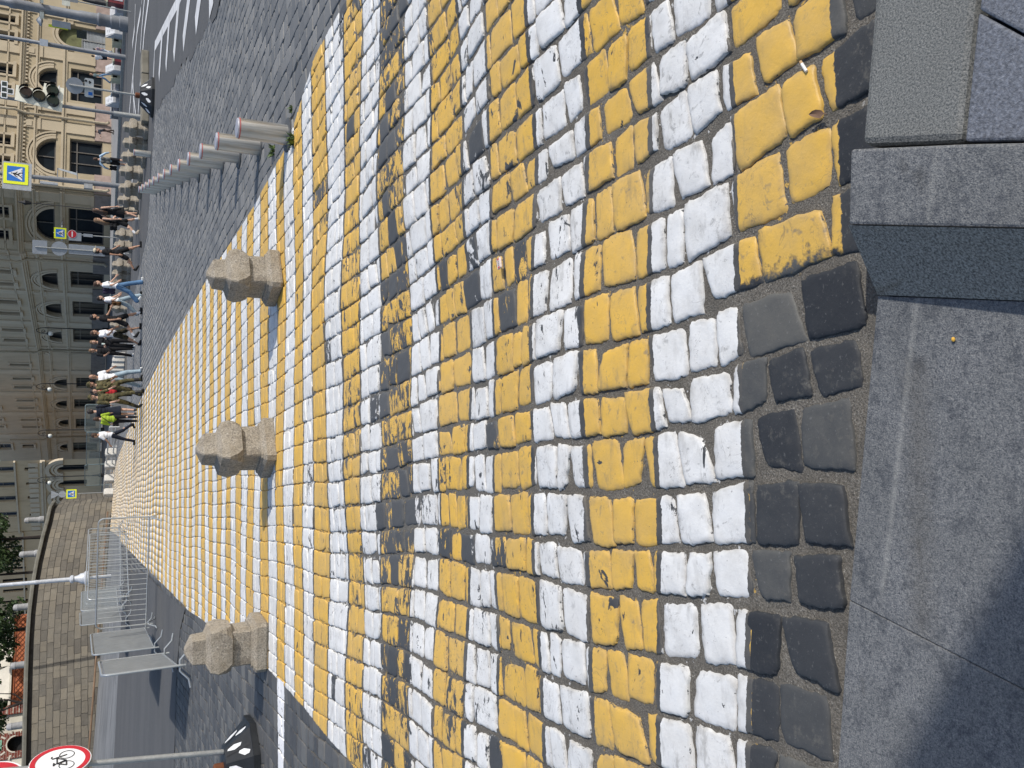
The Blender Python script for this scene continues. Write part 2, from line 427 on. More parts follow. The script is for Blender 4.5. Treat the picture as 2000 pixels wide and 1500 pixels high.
smudge = t.math('MULTIPLY', t.rng(t.noise(t.mapping(v, (1, 1, 1), (3, 1, 0)), 24, 5, .7, .6), .57, .68), t.rng(t.noise(v, 2.2, 2), .38, .56))
pcol = t.mix(t.math('MULTIPLY', smudge, .6), pcol, (.15, .145, .14))
wear = t.attr('wear')
thr = t.math('SUBTRACT', t.math('SUBTRACT', .755, t.math('MULTIPLY', wear, .245)), t.math('MULTIPLY', t.math('SUBTRACT', t.noise(v, 3.1, 2), .5), .34))
chip = t.rng(t.math('SUBTRACT', streak, thr), -.006, .010)
spk = t.rng(t.math('SUBTRACT', t.noise(v, 120, 2, .5), t.math('SUBTRACT', .76, t.math('MULTIPLY', wear, .12))), 0, .02)
blob = t.noise(t.mapping(v, (6, 9, 8), (2, 7, 0)), 1.0, 6, .62, .5)
bl = t.rng(t.math('SUBTRACT', blob, t.math('SUBTRACT', .695, t.math('MULTIPLY', wear, .13))), -.002, .006)
eg = t.math('ADD', t.attr('edge'), t.math('MULTIPLY', t.math('SUBTRACT', t.noise(v, 30, 6, .72), .5), .62))
ed = t.rng(eg, 1.03, 1.06)
chip = t.math('MAXIMUM', t.math('MAXIMUM', chip, t.math('MULTIPLY', spk, .9)), t.math('MAXIMUM', bl, ed))
ck = t.noise(v, 6.5, 4, .6, .8)
crk = t.math('MULTIPLY', t.rng(t.math('ABSOLUTE', t.math('SUBTRACT', ck, .5)), .0, .006, 1, 0), t.rng(t.noise(v, 4, 2), .5, .6, 0, .55))
pcol = t.mix(crk, pcol, (.12, .11, .10))
inside = t.rng(t.math('ADD', t.attr('inside'), t.math('MULTIPLY', t.math('SUBTRACT', edge_n, .5), .03)), -.003, .003)
pm = t.math('MULTIPLY', inside, t.math('SUBTRACT', 1.0, chip))
tone = t.attr('tone')
st = t.ramp(t.math('ADD', tone, t.math('MULTIPLY', t.math('SUBTRACT', med, .5), .5)), [(0, (.028, .030, .034)), (.45, (.048, .050, .053)), (.8, (.078, .079, .078)), (1, (.11, .108, .10))])
dust = t.ramp(t.math('ADD', tone, t.math('MULTIPLY', t.math('SUBTRACT', med, .5), .35)), [(0, (.155, .158, .16)), (.5, (.20, .20, .197)), (1, (.25, .247, .24))])
lich = t.math('MULTIPLY', t.rng(t.noise(v, 24, 6, .75), .52, .66), t.rng(t.noise(t.mapping(v, (1, 1, 1), (5, 3, 0)), 4.5, 2), .48, .6))
st = t.mix(t.math('MULTIPLY', lich, .75), st, (.135, .128, .112))
stone = t.mix(t.attr('dusty'), st, dust)
stone = t.mix(t.rng(fine, .62, .72, 0, .35), stone, (.22, .22, .21))
chipc = t.mix(inside, stone, t.mix(.7, stone, (.056, .059, .063)))
col = t.mix(pm, chipc, pcol)
lm = t.rng(t.math('ADD', t.attr('line'), t.math('MULTIPLY', t.math('SUBTRACT', edge_n, .5), .05)), -.003, .003)
lm = t.math('MULTIPLY', lm, t.rng(streak, .62, .6))
col = t.mix(lm, col, (.78, .78, .79))
h = t.math('ADD', t.math('ADD', t.math('MULTIPLY', fine, .45), t.math('MULTIPLY', t.noise(v, 38, 4, .65), .8)), t.math('MULTIPLY', pm, .3))
t.bump(h, .40, .0045)
COBBLE = t.fin(col, t.mix(pm, (.62, .62, .62), (.5, .5, .5)), 0, .35)

me = np_mesh('cobblestones', np.stack([XX, YY, ZZ], 1), QQ)
grid_attr(me, XX, YY, TT, EE, BB)
tag(link('cobbled_road', me, COBBLE), kind='structure')
del XX, YY, ZZ, QQ, TT, parts

def sheet(name, x0, x1, y0, y1, nx, ny, zf, mat, attrs=False, kind='structure', ok=None):
    gx = np.linspace(x0, x1, nx); gy = np.linspace(y0, y1, ny); X, Y = np.meshgrid(gx, gy); Z = zf(X, Y)
    ii = np.arange(nx * ny).reshape(ny, nx)
    q = np.stack([ii[:-1, :-1], ii[:-1, 1:], ii[1:, 1:], ii[1:, :-1]], -1).reshape(-1, 4)
    if ok is not None:
        xc = X.ravel()[q].mean(1); yc = Y.ravel()[q].mean(1); q = q[ok(xc, yc)]
    m_ = np_mesh(name, np.stack([X.ravel(), Y.ravel(), Z.ravel()], 1), q)
    if attrs: grid_attr(m_, X.ravel(), Y.ravel())
    o = link(name, m_, mat)
    if kind: o['kind'] = kind
    return o
def poly_sheet(name, P, zf, mat, kind='structure', dens=None):
    """flat polygon cut fine enough to follow the ground"""
    bm = bmesh.new(); bm.faces.new([bm.verts.new((x, y, 0)) for x, y in P])
    if dens:
        xs = [p[0] for p in P]; ys = [p[1] for p in P]
        for ax, lo, hi in ((0, min(xs), max(xs)), (1, min(ys), max(ys))):
            k = lo + dens
            while k < hi:
                n_ = (1, 0, 0) if ax == 0 else (0, 1, 0); c_ = (k, 0, 0) if ax == 0 else (0, k, 0)
                bmesh.ops.bisect_plane(bm, geom=bm.verts[:] + bm.edges[:] + bm.faces[:], plane_co=c_, plane_no=n_); k += dens
    for v_ in bm.verts: v_.co.z = float(zf(v_.co.x, v_.co.y))
    bmesh.ops.recalc_face_normals(bm, faces=bm.faces)
    if sum(f.normal.z for f in bm.faces) < 0: bmesh.ops.reverse_faces(bm, faces=bm.faces)
    m_ = bpy.data.meshes.new(name); bm.to_mesh(m_); bm.free()
    o = link(name, m_, mat)
    if kind: o['kind'] = kind
    return o

t = NT('joint_sand'); v = t.coord()
a = t.noise(v, 160, 3, .7); b = t.noise(v, 9, 4)
c = t.ramp(a, [(.25, (.05, .045, .04)), (.5, (.165, .150, .128)), (.64, (.24, .222, .192)), (.72, (.5, .48, .44))])
c = t.mix(t.rng(b, .35, .65, 0, .55), c, (.10, .092, .08))
c = t.mix(t.rng(t.attr('dusty'), .2, .8, 0, .75), c, t.mix(t.rng(b, .3, .7), (.10, .10, .098), (.17, .168, .16)))
t.bump(t.math('ADD', a, t.math('MULTIPLY', b, 2)), .8, .008)
jf = t.rng(t.attr('inside'), -.01, .01)
jf = t.math('MULTIPLY', jf, t.rng(t.math('SUBTRACT', t.noise(v, 26, 4, .65), t.math('SUBTRACT', .68, t.math('MULTIPLY', t.attr('fill'), .40))), 0, .03))
fr2 = t.math('FRACT', t.math('ADD', t.attr('stripe'), 10.0))
c = t.mix(jf, c, t.mix(.35, t.ramp(fr2, [(0, WHITE), (.46, GAPC), (.5, YEL), (.96, GAPC)], 'CONSTANT'), (.2, .18, .15)))
SAND = t.fin(c, .95, 0, .2)
sheet('joint_sand', -27, 30, 1.0, 75, 230, 330, lambda X, Y: np.where(Y < kerb_y(X) - .05, -.06, macro(X, Y) + terr(X, Y) - .0115), SAND, True)
# far crossing and far cobbles, read only as colour
sheet('far_cobbles', -3.2, 9.5, 46.6, 84, 60, 130, lambda X, Y: terr(X, Y) - .03 + 0 * X, COBBLE, True)
# the big earth sheet that reaches the horizon
t = NT('far_ground'); v = t.coord(); a = t.noise(v, .5, 5)
FARG = t.fin(t.mix(t.rng(a, .3, .7), (.10, .10, .10), (.15, .15, .145)), .9)
sheet('ground', -900, 900, -900, 900, 61, 61, lambda X, Y: 0 * X - .3, FARG)

# ---- asphalt
t = NT('asphalt'); v = t.coord()
a = t.noise(v, 220, 2, .6); b = t.noise(t.mapping(v, (.25, 1.2, 1)), .9, 5, .6); cr = t.noise(v, 2.2, 7, .75, 1.2)
c = t.mix(t.rng(b, .3, .7), (.060, .062, .065), (.090, .091, .093))
c = t.mix(t.rng(a, .35, .75, 0, .6), c, (.15, .15, .15))
c = t.mix(t.rng(t.math('ABSOLUTE', t.math('SUBTRACT', cr, .5)), 0, .006, .7, 0), c, (.03, .03, .03))
t.bump(a, .4, .004)
ASPHALT = t.fin(c, .85, 0, .35)
zA = lambda X, Y: terr(X, Y) + .004 + 0 * X
stair = []
PR = ASPH_R[:8]
for i in range(len(PR) - 1):
    (xa, ya), (xb, yb) = PR[i], PR[i + 1]; n_ = max(2, int(math.hypot(xb - xa, yb - ya) / .35))
    for k in range(n_):
        f = k / n_; stair.append((xa + (xb - xa) * f + random.uniform(-.13, .13), ya + (yb - ya) * f + random.uniform(-.12, .12)))
stair = [(x_ - .16, y_ - .16) for x_, y_ in stair]
poly_sheet('asphalt_road', stair + ASPH_R[7:], zA, ASPHALT)
poly_sheet('asphalt_road', ASPH_L, zA, ASPHALT, dens=3)
poly_sheet('asphalt_road', [(9.5, 31), (90, 31), (90, 84), (8.0, 76), (9.5, 60)], zA, ASPHALT)
# pale dusty strip at the foot of the rampart
t = NT('dusty_pavement'); v = t.coord()
a = t.noise(t.mapping(v, (.35, 1.6, 1)), 1.1, 6, .7, .5)
c = t.mix(t.rng(a, .35, .68), (.11, .115, .12), (.24, .245, .25))
t.bump(t.noise(v, 30, 4), .4, .01)
DUSTY = t.fin(c, .9)
poly_sheet('dusty_pavement', [(-60, 38), (-3.0, 44), (-1.6, 50), (-1.6, 86), (-60, 86)], lambda x, y: terr(x, y) + .006, DUSTY, dens=3)
t = NT('pale_pavement'); v = t.coord(); a = t.noise(v, 1.2, 5)
PAVE = t.fin(t.mix(t.rng(a, .3, .7), (.22, .22, .22), (.31, .31, .305)), .85)

# ---- painted lines on the asphalt
LINE = mt('road_paint', (.62, .62, .62), .6, var=.22, scale=3)
MK = [0]
def mark(pts, wid, name='road_marking'):
    """a painted line through ground points, wid in metres"""
    vs, fs = [], []; MK[0] += 1
    for i, p in enumerate(pts):
        d = (pts[min(i + 1, len(pts) - 1)] - pts[max(i - 1, 0)]); d.z = 0; d.normalize(); n_ = Vector((-d.y, d.x, 0)) * wid / 2
        for q in (p - n_, p + n_): vs.append((q.x, q.y, float(terr(q.x, q.y)) + .008 + .0012 * MK[0]))
    for i in range(len(pts) - 1): fs.append((2 * i, 2 * i + 1, 2 * i + 3, 2 * i + 2))
    o = link(name, newmesh(name, vs, fs, False), LINE); o['kind'] = 'structure'
def gm(y, V): return G(1500 - y, V)
mark([gm(-60, 372), gm(0, 350), gm(40, 329), gm(90, 303), gm(130, 301), gm(165, 299.5)], .30)
for (ya, va, yb, vb) in ((-20, 352, 112, 340), (-20, 372, 86, 358.5), (-20, 393, 51, 383), (-20, 418, 12, 410), (34, 332, 133, 325), (62, 318, 152, 311.5)):
    mark([gm(ya, va), gm(yb, vb)], .48)
mark([gm(-40, 296), gm(0, 291), gm(60, 283), gm(120, 278), (gm(222, 270.5))], .38)
mark([gm(-40, 287), gm(0, 283), gm(60, 277.5), gm(100, 275)], .34)
mark([gm(-30, 281), gm(0, 278), gm(8, 277.3)], .15)
mark([gm(20, 276), gm(60, 269), gm(120, 263), gm(225, 253)], .34)
mark([gm(140, 261), gm(222, 262)], .3)
mark([gm(160, 259), gm(225, 266)], .3)
mark([gm(8, 265.5), gm(55, 264), gm(90, 259.5)], .4)
mark([gm(265, 258), gm(330, 249), gm(420, 242)], .34)
mark([gm(265, 268), gm(330, 262), gm(400, 254)], .34)

# ================================================================== KERB AND PAVEMENT UNDERFOOT
t = NT('granite'); v = t.coord()
a = t.noise(v, 230, 2, .75); b = t.noise(v, 3.2, 5, .6); d = t.noise(v, 95, 3, .7)
c = t.ramp(t.math('ADD', t.math('MULTIPLY', a, .6), t.math('MULTIPLY', d, .4)), [(.36, (.055, .060, .070)), (.48, (.155, .160, .168)), (.58, (.235, .236, .234)), (.72, (.37, .365, .35))])
c = t.mix(t.rng(b, .35, .7, 0, .45), c, (.085, .088, .085))
c = t.mix(t.rng(t.noise(v, 22, 5, .75), .5, .66, 0, .7), c, (.05, .056, .068))
spots = t.rng(t.noise(v, 5.5, 1, .3), .745, .76, 0, .55)
def wline(a, b, w_, k):
    """mask of a scuffed line between two ground points"""
    a, b = Vector(a[:2]), Vector(b[:2]); d_ = (b - a).normalized()
    sx = t.n('ShaderNodeSeparateXYZ'); t.put(sx.inputs[0], v)
    e_ = t.math('ADD', t.math('MULTIPLY', t.math('SUBTRACT', sx.outputs[0], a.x), -d_.y), t.math('MULTIPLY', t.math('SUBTRACT', sx.outputs[1], a.y), d_.x))
    e_ = t.math('ADD', t.math('ABSOLUTE', e_), t.math('MULTIPLY', t.math('SUBTRACT', t.noise(v, 60, 4, .7), .5), w_ * 1.6))
    al = t.math('ADD', t.math('MULTIPLY', t.math('SUBTRACT', sx.outputs[0], a.x), d_.x), t.math('MULTIPLY', t.math('SUBTRACT', sx.outputs[1], a.y), d_.y))
    return t.math('MULTIPLY', t.math('MULTIPLY', t.rng(e_, 0, w_, k, 0), t.rng(al, -.02, .02)), t.rng(al, (b - a).length - .03, (b - a).length + .03, 1, 0))
c = t.mix(wline(gz(910, 1790, .022), gz(330, 1722, .022), .012, .26), c, (.46, .45, .41))
c = t.mix(wline(gz(1500 - 290, 1829, .16), gz(1500 - 440, 1812, .16), .014, .2), c, (.46, .45, .41))
c = t.mix(wline(gz(1500 - 318, 1762, .16), gz(1500 - 335, 1768, .16), .020, .8), c, (.03, .03, .03))
c = t.mix(wline(gz(1500 - 335, 1792, .16), gz(1500 - 360, 1800, .16), .024, .8), c, (.03, .03, .03))
c = t.mix(wline(gz(1500 - 1330, 1685, .022), gz(1500 - 1345, 1686, .022), .010, .8), c, (.03, .03, .03))
c = t.mix(wline(gz(1500 - 1060, 1795, .022), gz(1500 - 1075, 1796, .022), .014, .6), c, (.07, .065, .05))
c = t.mix(wline(gz(1500 - 700, 1790, .022), gz(1500 - 1250, 1800, .022), .055, .35), c, (.085, .075, .06))
c = t.mix(spots, c, (.03, .03, .03))
t.bump(t.math('ADD', a, d), .75, .004)
GRANITE = t.fin(c, .75, 0, .35)
t = NT('grey_granite'); v = t.coord()
a = t.noise(v, 200, 2, .75); b = t.noise(v, 3.2, 5, .6)
c = t.ramp(a, [(.32, (.06, .066, .068)), (.5, (.175, .18, .172)), (.7, (.29, .285, .27))])
c = t.mix(t.rng(b, .35, .7, 0, .4), c, (.12, .12, .112))
t.bump(a, .7, .004)
GRANITE_B = t.fin(c, .78, 0, .35)
t = NT('bush_hammered_granite'); v = t.coord()
a = t.noise(v, 190, 2, .7); b = t.noise(v, 5, 5, .6); e = t.noise(t.mapping(v, (9, 2.2, 3)), 1.2, 5, .7, .5)
c = t.ramp(a, [(.34, (.10, .092, .08)), (.5, (.25, .228, .198)), (.66, (.38, .355, .31))])
c = t.mix(t.rng(e, .56, .74, 0, .75), c, (.12, .085, .05))
t.bump(a, .6, .004)
GRANITE_C = t.fin(c, .8, 0, .3)

ZU, ZL = .16, .022
def kp(x, off, z): return Vector((x, kerb_y(x) - off, z))
def slab(name, quad, z0, z1, mat, w=.012, label=None):
    """quad: 4 points (x, y) or (x, y, z) counter-clockwise"""
    m_ = MB(); top = [(p[0], p[1], p[2] if len(p) > 2 else z1) for p in quad]
    vs = [(p[0], p[1], z0) for p in quad] + top
    n_ = len(quad)
    m_.add(vs, [tuple(range(n_ - 1, -1, -1)), tuple(range(n_, 2 * n_))] + [(i, (i + 1) % n_, n_ + (i + 1) % n_, n_ + i) for i in range(n_)])
    o = m_.build(name, mat, smooth=False); bevel(o, w, 2); o['kind'] = 'structure'; return o
def z3(y, V, z): p = gz(1500 - y, V, z); return (p.x, p.y, z)
# dropped kerb on the left
slab('kerb_stone', [z3(1172, 1659, ZL), z3(578, 1714, ZL), z3(598, 2250, ZL), z3(1480, 2250, ZL), z3(1347, 2000, ZL)], -.2, ZL, GRANITE, .003)
slab('kerb_stone', [z3(3200, 1520, ZL), z3(1173.2, 1659, ZL), z3(1348.2, 2000, ZL), z3(1481.2, 2250, ZL), z3(3400, 2250, ZL)], -.2, ZL, GRANITE, .003)
# the flank that climbs to the full kerb
m_ = MB()
tl, tr_, br_, bl = z3(440, 1657, ZU), z3(452, 2250, ZU), z3(597, 2250, ZL), z3(576, 1714, ZL)
m_.add([tl, tr_, br_, bl] + [(p[0], p[1], -.2) for p in (tl, tr_, br_, bl)], [(0, 1, 2, 3), (4, 7, 6, 5), (0, 4, 5, 1), (1, 5, 6, 2), (2, 6, 7, 3), (3, 7, 4, 0)])
o = m_.build('kerb_ramp', GRANITE_C, smooth=False); o['kind'] = 'structure'
slab('kerb_stone', [z3(438.5, 1657, ZU), z3(291, 1661, ZU), z3(281, 1883, ZU), z3(273, 2250, ZU), z3(450.5, 2250, ZU)], -.2, ZU, GRANITE, .007)
slab('kerb_stone', [z3(284, 1681, .135), z3(-1500, 1835, .135), z3(-1500, 2140, .135), z3(0, 1907, .135), z3(277, 1879, .135)], -.2, .135, GRANITE_B, .018)
slab('paving_slab', [z3(276, 1884, .148), z3(24, 1910, .148), z3(95, 2040, .148), z3(180, 2250, .148), z3(270, 2250, .148)], -.2, .148, mt('blue_granite', (.15, .16, .185), .8, var=.5, scale=120, bump=.5, bscale=200), .006)
slab('paving_slab', [z3(18, 1912, .150), z3(-1500, 2149, .150), z3(-1500, 2600, .150), z3(170, 2250, .150), z3(88, 2040, .150)], -.2, .150, MATS['blue_granite'], .006)
PAVE2 = mt('pavement_granite', (.14, .145, .15), .8, var=.3, scale=30, bump=.4, bscale=120)
sheet('pavement', -40, 40, -40, 0.9, 10, 10, lambda X, Y: 0 * X - .01, PAVE2)
sheet('joint_fill', -1.2, 2.2, .4, 1.75, 12, 12, lambda X, Y: np.where(Y > kerb_y(X) - .1, -.016, -.004 + .10 * (X > .75)), SAND)

# small litter between the stones
p = gm(515, 981)
c = thing('matchbox', 'small flattened white and red matchbox wedged between yellow and white cobbles', 'litter', (p.x, p.y, .012), R(8))
m_ = MB(); m_.box(-.027, .027, -.019, .019, 0, .009); bevel(m_.build('box', mt('pale_card', (.68, .58, .55), .6), c), .002)
for sx in (-1, 1): m_ = MB(); m_.box(sx * .021 - .0045, sx * .021 + .0045, -.008, .008, .0092, .0098); m_.build('red_print', mt('red_print', (.55, .06, .05), .6), c)
m_ = MB()
for k in range(3): m_.box(-.012 + k * .009, -.007 + k * .009, -.007, .007, .0092, .0097)
m_.build('grey_print', mt('grey_print', (.28, .25, .25), .6), c)
p = gm(131, 1573)
m_ = MB(); m_.tube((-.02, 0, .006), (.012, 0, .006), .0045, n=8, m=0); m_.tube((.012, 0, .006), (.022, 0, .006), .0046, n=8, m=1)
o = m_.build('cigarette_end', [mt('paper_white', (.8, .8, .78), .7), mt('filter_tan', (.5, .32, .16), .8)], None); o.location = (p.x, p.y, .001); o.rotation_euler = (0, 0, R(25))
tag(o, 'white cigarette end lying in the joint beside a yellow cobble near the kerb', 'litter')
p = gm(223, 1602)
m_ = MB(); pts = [(-.022, 0), (-.014, .014), (0, .012), (.012, .008), (.024, .002), (.012, -.006), (.002, -.010), (-.012, -.008)]
m_.add([(a, b, .010 + .25 * abs(b) + .006 * math.sin(a * 90)) for a, b in pts] + [(0, 0, .006)], [(i, (i + 1) % 8, 8) for i in range(8)])
m_.tube((-.022, 0, .01), (-.04, .006, .012), .0013, n=5)
o = m_.build('dry_leaf', mt('dry_leaf_brown', (.17, .10, .065), .8), None); o.location = (p.x, p.y, .004); o.rotation_euler = (0, 0, R(70))
tag(o, 'curled brown dry leaf in the joint below the yellow stripe', 'leaf')
p = gz(1500 - 663, 1864, ZL)
m_ = MB(); m_.ball((0, 0, .004), .006, .0045, .0045, 8, 5); o = m_.build('yellow_crumb', mt('amber', (.75, .42, .06), .5), None); o.location = p
tag(o, 'tiny amber yellow pebble lying on the grey kerb slab', 'pebble')

# ================================================================== GRANITE POSTS
t = NT('tan_granite'); v = t.coord()
a = t.noise(v, 75, 3, .75); b = t.noise(v, 5, 5, .65)
c = t.ramp(a, [(.33, (.12, .108, .092)), (.48, (.285, .255, .212)), (.6, (.365, .328, .272)), (.72, (.48, .44, .38))])
c = t.mix(t.rng(b, .42, .72, 0, .6), c, (.26, .215, .15))
c = t.mix(t.rng(t.noise(t.mapping(v, (1, 1, .5)), 11, 6, .75), .52, .70, 0, .65), c, (.12, .10, .08))
t.bump(t.math('ADD', a, t.math('MULTIPLY', b, 1.4)), .6, .01)
TAN = t.fin(c, .9, 0, .25)
def ring(w, z, ch=0.0, d=None):
    d = w if d is None else d; a, b = w / 2, d / 2; c_ = max(ch, .004)
    return [Vector(p) for p in ((-a + c_, -b, z), (a - c_, -b, z), (a, -b + c_, z), (a, b - c_, z), (a - c_, b, z), (-a + c_, b, z), (-a, b - c_, z), (-a, -b + c_, z))]
def rough(o, amt=.006, cuts=2, seed=0):
    """chip and wear a cut stone"""
    bm = bmesh.new(); bm.from_mesh(o.data)
    bmesh.ops.subdivide_edges(bm, edges=bm.edges[:], cuts=cuts, use_grid_fill=True)
    bm.normal_update(); r_ = random.Random(seed)
    from mathutils import noise as nz
    for v_ in bm.verts:
        q = v_.co * 9 + Vector((seed * 3.1, 0, 0))
        v_.co += v_.normal * (nz.noise(q) * amt + nz.noise(q * 3.3) * amt * .5)
    bm.to_mesh(o.data); bm.free(); return o
def granite_post():
    root = thing('granite_post', 'x', 'stone post')
    def put(n, rs, s):
        m_ = MB(); m_.rings(rs); rough(m_.build(n, TAN, root, smooth=False), .0032, 3, s)
    put('base', [ring(.415, 0, .03), ring(.43, .02, .032), ring(.43, .098, .032), ring(.385, .118, .028), ring(.365, .121, .028), ring(.345, .138, .02), ring(.325, .137, .02)], 1)
    put('shaft', [ring(.305, .124, .012), ring(.30, .30, .012)], 2)
    put('cap', [ring(.35, .292, .07), ring(.385, .297, .085), ring(.392, .345, .045), ring(.385, .41, .012), ring(.350, .470, .01), ring(.225, .505, .01), ring(.212, .605, .01), ring(.20, .615, .012), ring(.05, .668, .012)], 3)
    return root
post0 = granite_post(); note_kids()
POSTG = 'carved granite posts'
def put_post(p, sc, rz, label, first=False, group=POSTG):
    o = post0 if first else copy_tree(post0)
    o.location = p; o.scale = (sc, sc, sc); o.rotation_euler = (0, 0, rz); o['label'] = label; o['group'] = group
    return o
def fit_post(U, Vb, Vt, rz, label, first=False, group=POSTG, wid=1.0):
    p = G(U, Vb); D = depth(p) ; zt = AD(U, Vt, D + .12).z - p.z; sc = zt / .668
    c_ = Vector((p.x, p.y, 0)) + Vector((FH.x, FH.y, 0)) * .2 * sc
    return put_post((c_.x, c_.y, float(terr(c_.x, c_.y)) - .006), sc, rz, label, first, group)
fit_post(960, 549, 404, R(-8 + 27), 'tan granite post on the stripes beside the steel bollards, rightmost of the near three', True, 'three large granite posts on the crossing')
fit_post(622, 540, 383, R(24), 'tan granite post in the middle of the yellow and white crossing', False, 'three large granite posts on the crossing')
fit_post(236, 523, 361, R(-8), 'tan granite post at the left edge of the crossing, sheet steel barriers right behind', False, 'three large granite posts on the crossing')
far = [(1250, 290, 239, 20, 'far granite post nearest the lone short bollard, rightmost of the distant row'),
       (1219, 288, 239, 25, 'far granite post second from the right, just right of the lone bollard'),
       (1192, 285, 236, 30, 'far granite post half hidden behind the lone steel bollard'),
       (1164, 279, 232, 25, 'far granite post in front of the man in the pale blue shirt'),
       (1131, 277, 231, 35, 'far granite post beside the base of the crossing sign pole'),
       (1108, 271, 229, 30, 'far granite post left of the crossing sign pole, next to the woman in black'),
       (1088, 267, 229, 38, 'far granite post half hidden behind the woman in the black dress'),
       (1042, 260, 224, 15, 'far granite post under the small no entry sign'),
       (1020, 258, 222, 18, 'far granite post between the no entry sign and the man in a cream cap'),
       (982, 256, 218, 20, 'far granite post just left of the man in the cream cap'),
       (965, 255, 218, 22, 'far granite post right of the person with the navy backpack'),
       (947, 254, 219, 85, 'far granite post turned sideways beside the person in blue jeans'),
       (899, 248, 215, 20, 'far granite post behind the person carrying the brown bag'),
       (866, 246, 214, 15, 'far granite post behind the person in black shorts and white socks')]
for U, Vb, Vt, a_, lb in far: fit_post(U, Vb, Vt, R(a_), lb, False, 'distant row of granite posts')
PALE = mt('pale_concrete', (.52, .50, .46), .85, var=.2, scale=9, bump=.3)
m_ = MB(); m_.rings([ring(.42, 0, .03), ring(.42, .80, .03), ring(.36, .90, .04), ring(.14, .95, .03)])
slab0 = m_.build('concrete_post', PALE)
for k, (y_, Vb, Vt) in enumerate([(694, 244, 222), (704, 243, 219), (714, 242, 218), (723, 241, 214), (734, 240, 222), (884, 227, 205), (908, 224.5, 204), (935, 222.5, 203), (962, 221, 202)]):
    p = G(1500 - y_, Vb); D = depth(p); zt = AD(1500 - y_, Vt, D).z - p.z
    o = slab0 if k == 0 else slab0.copy()
    if k: COL.objects.link(o)
    o.location = p; sc = zt / .95; o.scale = ((.62, 1.0, sc) if k < 5 else (1.25, 1.25, sc)); o.rotation_euler = (0, 0, R(5 + 3 * k))
    lbs = ['pale concrete post beside the black bag, rightmost of the close set five', 'pale concrete post second from the right of the close set five', 'pale concrete post in the middle of the close set five',
           'tallest pale concrete post of the close set five, right of the man in light jeans', 'pale concrete post right behind the man in the white t-shirt and light jeans',
           'broad pale concrete post left of the man in the white shirt and dark trousers', 'broad pale concrete post below the joint of the two far grey barriers', 'broad pale concrete post near the far crossing sign', 'broad pale concrete post nearest the end of the stone rampart']
    tag(o, lbs[k], 'stone post', 'close set pale posts' if k < 5 else 'broad pale posts by the far barriers')

# ================================================================== STEEL BOLLARDS
t = NT('brushed_steel'); v = t.coord()
a = t.noise(t.mapping(v, (30, 30, 1.1)), 1.5, 4, .6); b = t.noise(t.mapping(v, (9, 9, 1.2)), 1.4, 4)
c = t.mix(t.rng(a, .3, .7), (.31, .305, .295), (.54, .535, .525))
c = t.mix(t.rng(b, .52, .70, 0, .7), c, (.30, .225, .14))
STEEL = t.fin(c, t.rng(a, .3, .7, .30, .48), .82)
def make_bollard():
    root = thing('steel_bollard', 'x', 'bollard')
    m_ = MB(); m_.lathe([(.102, 0), (.102, .478), (.101, .483)], 32); m_.build('tube', STEEL, root)
    m_ = MB(); m_.lathe([(.1032, .474), (.1032, .4835), (.098, .485)], 32); m_.build('reflective_ring', mt('red_reflector', (.42, .10, .09), .5), root)
    m_ = MB(); m_.lathe([(.099, .484), (.099, .496), (.093, .503), (.05, .507), (.004, .508)], 32); m_.build('cap', mt('cap_grey', (.42, .42, .46), .5, .4), root)
    m_ = MB(); m_.lathe([(.175, -.01), (.175, .008), (.168, .012), (.103, .012)], 28); m_.build('base_plate', mt('dark_steel', (.09, .095, .10), .6, .5), root)
    return root
bol0 = make_bollard(); note_kids()
b1 = G(1243.5, 566); b9 = G(1145, 344)
ords = ['nearest the crossing, brown stained down its left side', 'second of the long row', 'third of the long row', 'fourth of the long row', 'fifth of the long row', 'sixth of the long row', 'seventh of the long row',
        'eighth of the long row', 'ninth of the long row', 'tenth of the long row', 'eleventh of the long row', 'twelfth of the long row', 'thirteenth and farthest of the long row']
for k in range(13):
    o = bol0 if k == 0 else copy_tree(bol0)
    q = b1 + (b9 - b1) * (k / 8)
    o.location = (q.x, q.y + .1, .002); o.rotation_euler = (0, 0, random.uniform(-.4, .4)); o['label'] = 'steel bollard with red ring, ' + ords[k]
    o['group'] = 'steel bollards in a row'
o = copy_tree(bol0); p = G(1198, 295); D = depth(p); s_ = (AD(1198, 260, D).z) / .516
o.location = (p.x, p.y, 0); o.scale = (s_, s_, s_); o['label'] = 'lone steel bollard standing apart in front of the distant granite posts'; o['group'] = 'steel bollards in a row'

# ================================================================== SIGNS
GALV = mt('galvanised', (.36, .37, .37), .5, .55, var=.15, scale=14)
GREYP = mt('grey_paint', (.20, .21, .23), .5, .15, var=.12)
SBACK = mt('sign_back', (.36, .38, .41), .5, .45, var=.1)
BLACKP = mt('black_paint', (.018, .018, .02), .5); WHITEP = mt('white_enamel', (.75, .76, .78), .45, var=.05)
REDP = mt('red_enamel', (.48, .018, .03), .45, var=.1); BLUEP = mt('blue_enamel', (.02, .16, .55), .45, var=.08)
FLUO = mt('fluorescent_yellow', (.80, .86, .03), .5, var=.05)
def local_sign(fn): return fn
def disc(m_, r, y0, y1, c=(0, 0), n=36, r_in=None, mi=0):
    """flat disc or ring in the xz plane, facing -y"""
    out = [(c[0] + r * math.cos(2 * PI * i / n), c[1] + r * math.sin(2 * PI * i / n)) for i in range(n)]
    if r_in is None: return m_.prism(out, lambda a, b, d: Vector((a, d, b)), y0, y1, mi)
    rs = []
    for rr, yy in ((r, y1), (r, y0), (r_in, y0), (r_in, y1)):
        rs.append([Vector((c[0] + rr * math.cos(2 * PI * i / n), yy, c[1] + rr * math.sin(2 * PI * i / n))) for i in range(n)])
    rs.append(rs[0]); return m_.rings(rs, mi, cap=False)
